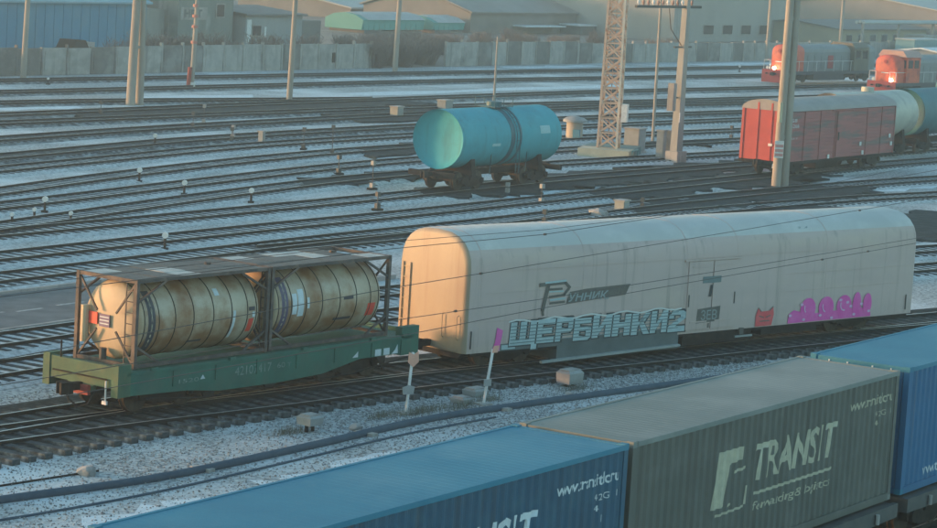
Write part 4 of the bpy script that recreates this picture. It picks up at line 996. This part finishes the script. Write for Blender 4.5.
wire('lower of the two close wires low across the cream van', [(-40, 33.7, 4.0), (37, 33.7, 4.2), (51.42, 33.7, 4.24), (58.21, 33.7, 4.32), (70, 33.7, 4.33), (84.24, 33.7, 4.34), (160, 33.7, 4.4)], joints=[(77.9, 33.7, 4.34), (74.5, 33.7, 4.33)])
wire('wire along the left roof edge of the cream van', [(-40, 34, 6.3), (51.2, 34, 6.25), (58.24, 34, 6.13), (70, 34, 6.28), (83.75, 34, 6.62), (160, 34, 8)], joints=[(58.24, 34, 6.13)])
wire('faint wire just above the left roof wire of the cream van', [(-40, 34, 6.55), (51.2, 34, 6.42), (58.24, 34, 6.25), (66, 34, 6.25), (83.75, 34, 6.9), (160, 34, 9)], r=.007)

# ------------------------------------------------------------------ dwarf signals, switch stands, small trackside things
def dwarf(x, y, label, r=.11, h=.5):
    t = thing('dwarf_signal', label, 'signal', (x, y, 0), math.radians(-60), 'white-headed dwarf signals')
    MB().tube([(0, 0, -.05), (0, 0, h)], .055, 8).build('post', M_black, t)
    MB().box(-.14, .14, -.1, .1, -.05, .1).build('foot', M_black, t)
    MB().tube([(0, -.09, h+r*.8), (0, .09, h+r*.8)], r, 14).build('head', M_white, t, smooth=True)
for x, y, lb in ((84.8, 67.2, 'white-headed dwarf signal just above the tank container roof'), (90.2, 78.3, 'white dwarf signal on the fan of tracks at far left'), (104.6, 84.7, 'white dwarf signal highest on the fan of curved tracks'),
                 (102, 79.8, 'white dwarf signal second down on the fan of curved tracks'), (102.3, 76.0, 'white dwarf signal third down on the fan of tracks'), (121.3, 97.2, 'white dwarf signal on the long dark curved track'),
                 (85.5, 76.0, 'tiny white dwarf signal at the left edge'), (87.7, 76.7, 'tiny white dwarf signal second from the left edge'), (88.1, 75.0, 'tiny white dwarf signal third from the left edge'),
                 (153, 133, 'tiny white dwarf signal below the dark car at the fence'), (256, 127, 'small white post by the far tracks left of the farther locomotive')):
    dwarf(x, y, lb, .09 if 'tiny' in lb else .125, .38 if 'tiny' in lb else .5)
def stand(x, y, label, h=1.3, white=True):
    t = thing('switch_stand', label, 'switch stand', (x, y, 0), random.uniform(-.5, .5), 'switch stands between the tracks'); t.scale = (.75, .75, .85)
    MB().box(-.35, .35, -.18, .18, -.05, .14).build('base', M_black, t)
    MB().box(-.14, .14, -.14, .14, .14, .42).build('mechanism', M_cab if white else M_flat, t)
    MB().tube([(0, 0, .4), (0, 0, h)], .03, 6).build('post', M_flat, t)
    MB().box(-.13, .13, -.13, .13, h, h+.26).build('lantern', M_cab if white else M_flat, t)
    MB().bar((.1, 0, .3), (.6, .1, .25), .05).build('lever', M_flat, t)
for x, y, lb, h, wh in ((113.4, 76.6, 'pale switch stand left of the blue tank wagon bogie', 1.5, 1), (118.1, 82, 'dark switch stand with lever up-left of the blue tank wagon', 1.0, 0), (127.7, 89.2, 'slim switch stand on the snow strip, above the dark lever stand', 1.8, 0),
                        (128.6, 91.9, 'thin switch stand left end of the tall thin ones', 1.3, 0), (115.9, 68, 'pale switch stand in front of the blue tank wagon', 1.0, 1), (136.4, 105.4, 'pale switch stand under the slim pole with the red foot', 1.3, 1),
                        (108.3, 63.3, 'low dark switch stand on the snow above the cream van roof', .6, 0), (118.5, 71.6, 'small white switch stand at the blue tank wagon wheel', .5, 1), (129.5, 97.8, 'pale switch stand in a pair below the twin pole', .8, 1),
                        (128.2, 96.9, 'dark switch stand in a pair below the twin pole', .8, 0), (133.5, 104, 'dark switch stand at the foot of the twin pole', 1.0, 0), (134.8, 112.6, 'dark switch stand at far left among sooty tracks', .9, 0),
                        (105.5, 70.9, 'small dark stand on snow beside the long dotted track', .8, 0), (119, 63.9, 'dark stand right of the pale concrete cabinet', .5, 0), (168, 83.6, 'dark tangle of a switch stand left of the boxcar', .9, 0)):
    stand(x, y, lb, h, wh)
M_orange = mat('faded_orange_sign', (.80, .40, .28), (.72, .35, .25), .6, scale=4)
def signpost(x, y, h, label, lean, m):
    t = thing('track_sign', label, 'sign post', (x, y, 0), -.3, 'sign posts beside the near track')
    MB().bar((0, 0, -.1), (lean, 0, h), .07, .05).build('post', M_white, t)
    if m:
        MB().prism([(lean-.19, h-.28), (lean, h-.42), (lean+.19, h-.28), (lean+.17, h+.02), (lean, h-.06), (lean-.17, h+.02)], 'y', -.05, -.028).build('disc', m, t)
        MB().prism([(-.17, h*.32), (.2, h*.32), (.24, h*.44), (.02, h*.47), (-.2, h*.44)], 'y', -.05, -.028).build('lower_plate', mat('sign_grey', (.34, .34, .33), rough=.7), t)
    else:
        MB().box(lean*.35-.14, lean*.35+.14, -.05, -.028, h*.34, h*.46).build('lower_plate', mat('sign_grey', (.34, .34, .33), rough=.7), t)
        MB().prism([(lean-.06, h-.1), (lean+.14, h-.1), (lean+.2, h+.1), (lean, h+.1)], 'y', -.05, -.028).build('disc', M_orange, t)
    MB().box(-.2, .2, -.2, .2, -.05, .06).build('foot', M_conc, t)
signpost(62.5, 40.65, 1.75, 'leaning sign post with an orange heart-shaped disc', .14, M_orange)
signpost(65.5, 39.95, 1.62, 'plain leaning sign post under the van corner', .26, None)
def pointbox(x, y, w_, h_, label, leg):
    t = thing('junction_box', label, 'junction box', (x, y, 0), -.15, 'concrete boxes beside the near track')
    MB().rings([[(-w_/2, -.25, leg), (w_/2, -.25, leg), (w_/2, .25, leg), (-w_/2, .25, leg)], [(-w_/2-.02, -.27, leg+h_*.8), (w_/2+.02, -.27, leg+h_*.8), (w_/2+.02, .27, leg+h_*.8), (-w_/2-.02, .27, leg+h_*.8)], [(-w_/2+.05, -.2, leg+h_), (w_/2-.05, -.2, leg+h_), (w_/2-.05, .2, leg+h_), (-w_/2+.05, .2, leg+h_)]]).build('housing', M_cab, t)
    MB().box(-w_/2+.03, w_/2-.03, -.18, .18, leg+h_, leg+h_+.03).build('lid', M_concpale, t)
    for x_ in (-w_/4, w_/4): MB().tube([(x_, 0, -.1), (x_, 0, leg)], .05, 8).build('leg', M_black, t)
pointbox(58.2, 40.9, .48, .26, 'grey box on short legs beside the near rails', .2)
pointbox(70.4, 39.9, .66, .40, 'grey box with pale lid in front of the cream van', .10)
pointbox(66.6, 40.9, .6, .2, 'low pale box at the foot of the plain sign post', .02)
pointbox(65.2, 40.5, .4, .16, 'low grey box left of the plain sign post', .02)
rb_ = MB(); rnd = random.Random(11)
def stone(x, y, r, label):
    bm = bmesh.new(); bmesh.ops.create_icosphere(bm, subdivisions=2, radius=r)
    for v in bm.verts: v.co *= rnd.uniform(.8, 1.15); v.co.z *= .6
    me = bpy.data.meshes.new('stone'); bm.to_mesh(me); bm.free(); me.materials.append(M_concpale)
    o = bpy.data.objects.new('stone', me); COL.objects.link(o); o.location = (x, y, r*.3); tag(o, label, 'stone', 'pale lumps by the near pipe')
stone(49.5, 41.3, .26, 'pale lump of snow and stone left of the near pipe'); stone(59.4, 40.2, .2, 'small pale stone by the grey box on short legs'); stone(67.2, 39.2, .14, 'small pale stone near the pipe end'); stone(68.9, 39.0, .16, 'pale stone at the far end of the pipe'); stone(113.9, 63.6, .5, 'pale snowy mound above the cream van roof')
# loose gravel and dry grass of the near verge
M_gr1 = mat('gravel_stone', (.40, .41, .40), (.20, .205, .20), .9, scale=1.5, wp=True, spec=.1)
M_gr2 = mat('dark_gravel_stone', (.13, .14, .14), (.22, .225, .22), .9, scale=1.5, wp=True, spec=.1)
rnd = random.Random(31)
for nm, m_, n_ in (('gravel', M_gr1, 9000), ('gravel', M_gr2, 9000)):
    mb = MB()
    for i in range(n_):
        x = rnd.uniform(44, 80); yb = 43.0-max(0, (x-56))*.155 if x > 56 else 43.6
        y = rnd.uniform(36.5, max(37.5, yb)) if rnd.random() < .8 else rnd.uniform(46.5, 49.5)
        q = rnd.uniform(.014, .040); a = rnd.uniform(0, 6.3); c_, s_ = math.cos(a), math.sin(a); k = rnd.uniform(.6, 1)
        mb.add([(x+c_*q, y+s_*q, 0), (x-s_*q*k, y+c_*q*k, 0), (x-c_*q, y-s_*q, 0), (x+s_*q*k, y-c_*q*k, 0), (x+c_*q*.4, y+s_*q*.3, q*.9), (x-c_*q*.4, y-s_*q*.3, q*.8)],
               [(0, 1, 4), (1, 5, 4), (1, 2, 5), (2, 3, 5), (3, 4, 5), (3, 0, 4)])
    o = mb.build(nm, m_); tag(o, 'pale loose gravel along the near tracks' if m_ is M_gr1 else 'dark loose gravel along the near tracks', 'gravel', kind='stuff')
mb = MB()
for i in range(1500):
    cx, cy = rnd.choice(((62.6, 40.4), (63.5, 40.5), (64.5, 40.1), (61.6, 40.8), (66.2, 40.2), (57.6, 41.1), (69.9, 39.4)))
    x, y = rnd.gauss(cx, .45), rnd.gauss(cy, .16); h_ = rnd.uniform(.08, .28); a = rnd.uniform(0, 6.3); d_ = rnd.uniform(.02, .14)
    mb.add([(x-.008, y, 0), (x+.008, y, 0), (x+d_*math.cos(a), y+d_*math.sin(a), h_)], [(0, 1, 2)])
o = mb.build('dry_grass', mat('dry_grass_blades', (.20, .19, .13), (.11, .11, .085), .9, scale=3, wp=True, spec=.1)); tag(o, 'dry grass tufts at the feet of the sign posts and boxes', 'grass', kind='stuff')
# pipe and hose along the ground
M_pipe = mat('dark_blue_pipe', (.035, .07, .10), (.06, .095, .125), .8, scale=3)
def ground_pipe(pts, r, name, label, m):
    sp = spline(pts, 1.0); o = MB().tube([(p.x, p.y, r*.6) for p in sp], r, 12).build(name, m, smooth=True); tag(o, label, 'pipe'); return o
ground_pipe([(20, 44.5), (40, 41.5), (45.7, 40.6), (50, 39.75), (55.8, 39.55), (62.3, 39.55), (66, 39.0), (70, 38.3), (78, 36.8)], .11, 'ground_pipe', 'thick dark blue pipe along the ground beside the near track', M_pipe)
ground_pipe([(20, 43), (40, 40.3), (44.2, 39.4), (48.5, 38.9), (54.7, 38.85), (60, 38.9), (64, 38.6)], .035, 'hose', 'thin dark hose lying beside the thick pipe', M_pipe)
ground_pipe([(20, 44.6), (40, 42.6), (46, 41.9), (50, 41.35)], .03, 'cable', 'thin cable on the gravel between rails and pipe', M_black)
for x, y in ((45, 40.75), (52, 39.7), (59, 39.6), (65.2, 39.15)):
    t = thing('pipe_support', 'concrete saddle under the dark blue pipe', 'pipe support', (x, y, 0), 0, 'concrete saddles under the pipe'); MB().box(-.12, .12, -.3, .3, -.1, .09).build('block', M_conc, t)

# ------------------------------------------------------------------ fences
def fence(x0, x1, y0, y1, h, label, m, pw=2.8, post_extra=.25, skip=()):
    a = math.atan2(y1-y0, x1-x0); L = math.hypot(x1-x0, y1-y0)
    t = thing('concrete_fence', label, 'fence', (x0, y0, 0), a, 'concrete fences behind the yard')
    n = max(1, round(L/pw)); w_ = L/n; rnd = random.Random(int(x0))
    for k in range(n):
        dz = rnd.uniform(-.06, .06)
        p = MB().box(k*w_+.09, (k+1)*w_-.09, -.06, .06, -.1, h+dz)
        p.box(k*w_+.3, (k+1)*w_-.3, -.09, -.061, .35, h-.3+dz)
        o = p.build('panel', m if rnd.random() < .7 else (M_concdark if m is M_concpale else M_concpale), t); o.rotation_euler.x = rnd.uniform(-.03, .03)
    for k in range(n+1):
        MB().box(k*w_-.085, k*w_+.085, -.12, .12, -.1, h+(post_extra if rnd.random() < .5 else .05)).build('post', m, t)
    return t
fence(140, 172, 140.5, 140, 2.15, 'sooty grey concrete panel fence below the blue shed', M_concdark)
fence(172.2, 205.8, 140, 140, 2.25, 'pale concrete panel fence with a small dark hatch', M_concpale)
MB().box(199.5, 199.9, 139.85, 139.92, .6, 1.5).build('fence_hatch', M_dark); o = bpy.data.objects['fence_hatch']; tag(o, 'small dark hatch in the pale concrete fence', 'hatch')
fence(218.6, 244, 140, 140, 2.35, 'pale concrete panel fence with snow at its foot, in front of the warehouse', M_concpale)
fence(244.2, 330, 140, 137, 2.1, 'low concrete fence running right behind the lattice mast and locomotives', M_concpale)

# ------------------------------------------------------------------ background buildings
M_bblue = mat('blue_cladding', (.025, .20, .33), (.035, .24, .38), .6, scale=.5, c3=(.08, .22, .30), s3=.25, lo3=.5, hi3=.7)
M_bblueroof = mat('pale_blue_roof', (.16, .34, .43), (.22, .40, .48), .6, scale=.5)
M_wgrey = mat('grey_plaster', (.32, .325, .30), (.25, .255, .24), .9, scale=.5, stretch=(1, 1, .4), c3=(.20, .21, .20), s3=.35)
M_wgreen = mat('greenish_plaster', (.235, .255, .235), (.18, .195, .18), .9, scale=.6, stretch=(1, 1, .3), c3=(.34, .35, .33), s3=.7, lo3=.55, hi3=.7)
M_wtaupe = mat('taupe_wall', (.25, .23, .21), (.19, .175, .16), .9, scale=.4)
M_roofp = mat('pale_metal_roof', (.44, .46, .44), (.36, .38, .37), .7, scale=.4)
M_roofd = mat('dark_roof', (.14, .135, .13), (.19, .18, .17), .8, scale=.4)
M_turq = mat('turquoise_cladding', (.06, .30, .27), (.085, .34, .31), .6, scale=.6)
M_yel = mat('ochre_plaster', (.42, .38, .27), (.35, .32, .24), .9, scale=.4)
M_bgrey = mat('blue_grey_cladding', (.24, .275, .30), (.19, .22, .245), .7, scale=.3)
M_tealbox = mat('teal_container_paint', (.15, .31, .34), (.19, .36, .38), .6, scale=.6)
def building(name, label, x0, x1, y0, depth, h, wall, roof, slope=1.0, wins=(), ribs=0, cat='building', over=.4, z0=-.3):
    t = thing(name, label, cat, (x0, y0, 0), 0, None); w_ = x1-x0
    MB().box(0, w_, 0, .3, z0, h).build('front_wall', wall, t); MB().box(0, w_, depth-.3, depth, z0, h).build('rear_wall', wall, t)
    for x in (0, w_-.3): MB().prism([(.3, z0), (depth-.3, z0), (depth-.3, h), (depth/2, h+slope*.96), (.3, h)], 'x', x, x+.3).build('gable_wall', wall, t)
    MB().prism([(-over, h-.05), (depth/2, h+slope), (depth+over, h-.05), (depth+over, h+.13), (depth/2, h+slope+.18), (-over, h+.13)], 'x', -over, w_+over).build('roof', roof, t)
    for (a, b, c, d) in wins:
        f = MB().box(a, b, -.07, -.003, c, d).build('window_frame', M_concpale, t); f.name = 'window'
        MB().box(a+.12, b-.12, -.09, -.075, c+.12, d-.12).build('pane', M_glass, f)
    for k in range(ribs):
        x = (k+.5)*w_/ribs; MB().box(x-.07, x+.07, -.05, -.003, 0, h-.1).build('rib', wall, t)
    return t
building('blue_shed', 'long blue metal shed at the upper left corner', 150, 200, 162, 14, 4.45, M_bblue, M_bblueroof, 2.2, ribs=40)
MB().box(200, 203.4, 162.5, 170, -.3, 3.9).build('shed_annex', M_wgrey); tag(bpy.data.objects['shed_annex'], 'grey lean-to at the right end of the blue shed', 'building')
b = building('grey_green_building', 'grey-green streaked building with a white painted panel', 203.6, 212.2, 161, 12, 6.0, M_wgreen, M_roofd, 1.2, wins=((5.8, 7.2, 3.2, 4.6),))
MB().box(.3, 4.4, -.06, -.003, 3.0, 4.2).build('painted_panel', M_concpale, b)
lettering('НЕТ', .8, 3.6, 3.2, 4.0, -.075, M_concdark, b, bold=.06)
b = building('pale_garage', 'pale grey flat garage with a white door corner', 213.0, 222.5, 160, 12, 3.55, mat('garage_grey', (.33, .34, .34), (.28, .29, .29), .9, scale=.5), M_roofd, .5, wins=((1.0, 2.6, 1.4, 2.6),))
MB().box(.2, .9, -.06, -.003, .8, 3.1).build('white_door', M_white, b); MB().box(3.1, 3.4, -.06, -.003, 1.3, 2.4).build('white_pipe', M_white, b)
MB().box(9.6, 13.5, .5, 8, -.3, 3.0).build('dark_lean_to', M_roofd, b)
def barrel(x0, x1, y0, h, label, m, roofm):
    t = thing('turquoise_shed', label, 'shed', (x0, y0, 0), 0, 'turquoise sheds behind the yard'); w_ = x1-x0
    MB().box(.6, 4.2, 0, 5, -.3, .9).build('dark_base', M_roofd, t)
    MB().box(4.5, w_, .2, 5, -.3, .75).build('base_wall', M_wtaupe, t)
    for k in range(int((w_-.4)/1.1)):
        MB().box(.2+k*1.1, .2+k*1.1+1.0, -.15, .0, .9, h).build('panel', m, t)
    MB().prism([(-.2, h), (1.0, h+.55), (2.5, h+.75), (4.0, h+.55), (5.2, h), (5.2, .9), (0.0, .9)], 'x', 0, w_).build('shell', m, t)
    MB().prism([(-.3, h+.02), (1.0, h+.60), (2.5, h+.82), (4.0, h+.6), (5.3, h+.02), (4.0, h+.54), (2.5, h+.74), (1., h+.52)], 'x', .9, w_+.1).build('roof_skin', roofm, t)
barrel(256.5, 269.5, 176, 2.05, 'long ribbed turquoise shed with pale roof left of the slim pole', M_turq, M_roofp)
barrel(271.5, 278.5, 176, 1.75, 'short turquoise shed right of the slim pole', M_turq, M_roofp)
building('low_depot', 'long low depot with a pale metal roof behind the brown bushes', 283, 322, 196, 18, 2.2, M_wtaupe, M_roofp, 1.3, wins=[(3+6*k, 5.5+6*k, .6, 1.6) for k in range(5)])
b = building('warehouse', 'taupe gabled warehouse with a dark open bay under snowy roof', 280, 316.5, 176, 16, 3.0, M_wtaupe, mat('warehouse_roof', (.22, .215, .20), (.28, .27, .25), .8, scale=.4), 2.6)
MB().box(22, 36.2, -3.0, -.003, -.3, 1.55).build('dark_bay', mat('bay_dark_teal', (.10, .12, .125), (.14, .16, .16), .8, scale=.6), b)
MB().box(21.5, 36.6, -3.2, .0, 1.56, 1.74).build('bay_roof', M_snow, b)
for k in range(5): MB().box(22.4+k*2.8, 24.6+k*2.8, -3.06, -3.003, -.2, 1.3).build('bay_door', M_roofd, b)
MB().box(10, 20, -2, -.003, 1.35, 1.5).build('ledge_roof', M_snow, b)
b = building('pale_hall', 'large pale grey hall with a light corner pillar behind the lattice mast', 306, 343, 162, 24, 6.5, mat('hall_grey', (.36, .355, .33), (.31, .305, .285), .9, scale=.3, stretch=(1, 1, .5)), M_roofp, 2.0, wins=[(9+5.5*k, 12+5.5*k, 1.2, 2.6) for k in range(5)])
MB().box(-.2, 2.2, -.5, .0, -.3, 6.4).build('corner_pillar', M_concpale, b)
building('ochre_block', 'ochre plastered block behind the farther locomotive', 336, 366, 152, 14, 2.6, M_yel, M_roofd, .8, wins=[(2+4*k, 4+4*k, .9, 2.0) for k in range(6)])
building('blue_grey_hall', 'blue-grey clad hall high behind the ochre block', 352, 410, 186, 24, 5.5, M_bgrey, M_bgrey, 2.4, ribs=20)
MB().box(345, 352, 143.5, 146.5, -.1, 2.4).build('grey_hut', M_wgrey); tag(bpy.data.objects['grey_hut'], 'plain grey hut above the farther locomotive', 'hut')
t = thing('storage_container', 'faded teal storage container above the farther locomotive', 'container', (344, 137.5, 0), 0)
t.location = (318, 133.5, 0)
MB().box(0, 9.5, 0, 2.6, .1, 2.6).build('shell', M_tealbox, t)
for k in range(16): MB().box(.2+k*.58, .5+k*.58, -.05, -.002, .2, 2.45).build('rib', M_tealbox, t)
MB().box(-.1, 9.6, -.1, 2.7, 2.6, 2.75).build('roof', M_roofp, t)
b = building('striped_works', 'long grey-brown works building with rows of windows at upper right', 368, 470, 150, 26, 5.2, mat('works_grey', (.29, .275, .26), (.24, .23, .215), .9, scale=.3), M_roofp, 1.6, wins=[(1.5+3.4*k, 3.9+3.4*k, 2.6, 4.6) for k in range(29)])
for k in range(29): MB().box(1.5+3.4*k, 3.9+3.4*k, -.06, -.003, .4, 1.6).build('panel', M_roofd, b)
t = thing('pipe_bridge', 'pale pipe bundle on trestles along the upper right works', 'pipe bridge', (330, 146, 0), 0)
for k, (y, z) in enumerate(((0, 4.0), (.5, 4.1), (1.0, 4.0))): MB().tube([(0, y, z), (140, y, z)], .22, 10).build('pipe', M_roofp, t)
for k in range(12):
    MB().bar((k*12+1, .5, 0), (k*12+1, .5, 3.9), .3).build('trestle', M_concpale, t)
building('snow_roof_shed', 'low shed with snow on the roof right of the nearer locomotive', 300, 345, 121, 8, 1.7, M_bgrey, M_snow, .6, wins=[(3+5*k, 5+5*k, .5, 1.2) for k in range(8)])
t = thing('storage_container', 'small turquoise container at the right edge above the red buffer stop', 'container', (291, 112, 0), 0)
MB().box(0, 6, 0, 2.4, .1, 2.2).build('shell', mat('turquoise_box', (.06, .33, .36), rough=.6), t)
for k in range(10): MB().box(.2+k*.58, .5+k*.58, -.05, -.002, .2, 2.1).build('rib', MATS['turquoise_box'], t)
MB().box(-.05, 6.05, -.08, 2.45, 2.2, 2.3).build('roof', M_roofp, t)
# parked dark car behind the fence
t = thing('parked_car', 'dark parked pickup with a pale box behind the sooty fence', 'car', (174, 150, .35), .1)
MB().prism([(0, .3), (4.0, .3), (4.1, .9), (2.9, 1.0), (2.4, 1.65), (1.0, 1.7), (.5, 1.0), (0, .9)], 'y', -.85, .85).build('body', M_black, t)
MB().prism([(.75, 1.05), (2.5, 1.05), (2.25, 1.55), (1.05, 1.58)], 'y', -.87, -.851).build('window', M_glass, t)
MB().box(2.95, 4.0, -.7, .7, 1.0, 1.45).build('box_load', M_concpale, t)
for x in (.8, 3.2):
    for y in (-.8, .8): MB().tube([(x, y-.1, .3), (x, y+.1, .3)], .32, 12).build('wheel', M_black, t)

# ------------------------------------------------------------------ bare bushes
M_twig = mat('bare_twigs', (.22, .17, .145), (.16, .13, .115), .9, scale=3)
M_twigp = mat('bare_twigs_purple', (.23, .18, .165), (.17, .14, .13), .9, scale=3)
def bush_mesh(seed, n=170, h=2.6, w_=1.9):
    rnd = random.Random(seed); mb = MB()
    for i in range(n):
        a = rnd.uniform(0, 2*PI); r = rnd.uniform(0, w_*.45); b = Vector((r*math.cos(a), r*math.sin(a), -.1))
        hh = h*rnd.uniform(.45, 1.0); tip = b+Vector((math.cos(a)*rnd.uniform(.1, .9)*w_*.6, math.sin(a)*rnd.uniform(.1, .9)*w_*.6, hh)); mid = b.lerp(tip, .5)+Vector((rnd.uniform(-.15, .15), rnd.uniform(-.15, .15), .15))
        t0 = rnd.uniform(.025, .05)
        mb.tube([b, mid, tip], [t0, t0*.7, .012], 3, False)
        for k in range(3):
            q = mid.lerp(tip, rnd.random()); e = q+Vector((rnd.uniform(-.5, .5), rnd.uniform(-.5, .5), rnd.uniform(.1, .6)))
            mb.tube([q, e], [.022, .010], 3, False)
    return mb
BM = [bush_mesh(k).mesh('twigs', M_twig if k % 2 else M_twigp) for k in range(4)]
STM = MB().tube([(0, 0, -.2), (.05, 0, .5)], [.09, .06], 6).mesh('stem', M_twig)
rnd = random.Random(21)
spots = [(206.5+k*1.35, 141.2+rnd.uniform(-1.2, 1.5)) for k in range(9)]+[(211+k*2.2, 146+rnd.uniform(-1.5, 1.5)) for k in range(6)]
spots += [(174+k*3.6, 143.5+rnd.uniform(-.8, 2.5)) for k in range(8)]+[(222+k*3.4, 146+rnd.uniform(-1, 4)) for k in range(10)]+[(224+k*4, 155+rnd.uniform(-2, 3)) for k in range(14)]+[(248+k*4.5, 143+rnd.uniform(-.8, 2)) for k in range(10)]
for k, (x, y) in enumerate(spots):
    where = 'gap between the two pale concrete fences' if k < 15 else 'pale fence left of the gap' if k < 23 else 'fence in front of the warehouse' if k < 47 else 'low fence behind the lattice mast'
    t = thing('bare_bush', 'leafless brown bush among others behind the '+where if k >= 15 else 'leafless brown bush in the '+where, 'bush', (x, y, .1), rnd.uniform(0, 6), 'bare bushes at the '+where)
    s = rnd.uniform(.75, 1.15)*(.8 if k >= 23 else 1); t.scale = (s*1.15, s*1.15, s)
    inst('twigs', BM[k % 4], t); inst('stem', STM, t)

# ------------------------------------------------------------------ haze over the yard
HZ = MB().box(-950, 2650, -350, 2650, -1.2, 16.5)
hm = bpy.data.materials.new('haze'); hm.use_nodes = True; hn = hm.node_tree; hn.nodes.clear()
ho = hn.nodes.new('ShaderNodeOutputMaterial'); hv = hn.nodes.new('ShaderNodeVolumePrincipled')
hv.inputs['Color'].default_value = (.84, .93, .98, 1); hv.inputs['Density'].default_value = .0010
hv.inputs['Anisotropy'].default_value = .65
hn.links.new(hv.outputs[0], ho.inputs['Volume'])
hz = HZ.build('haze', hm); hz['kind'] = 'stuff'
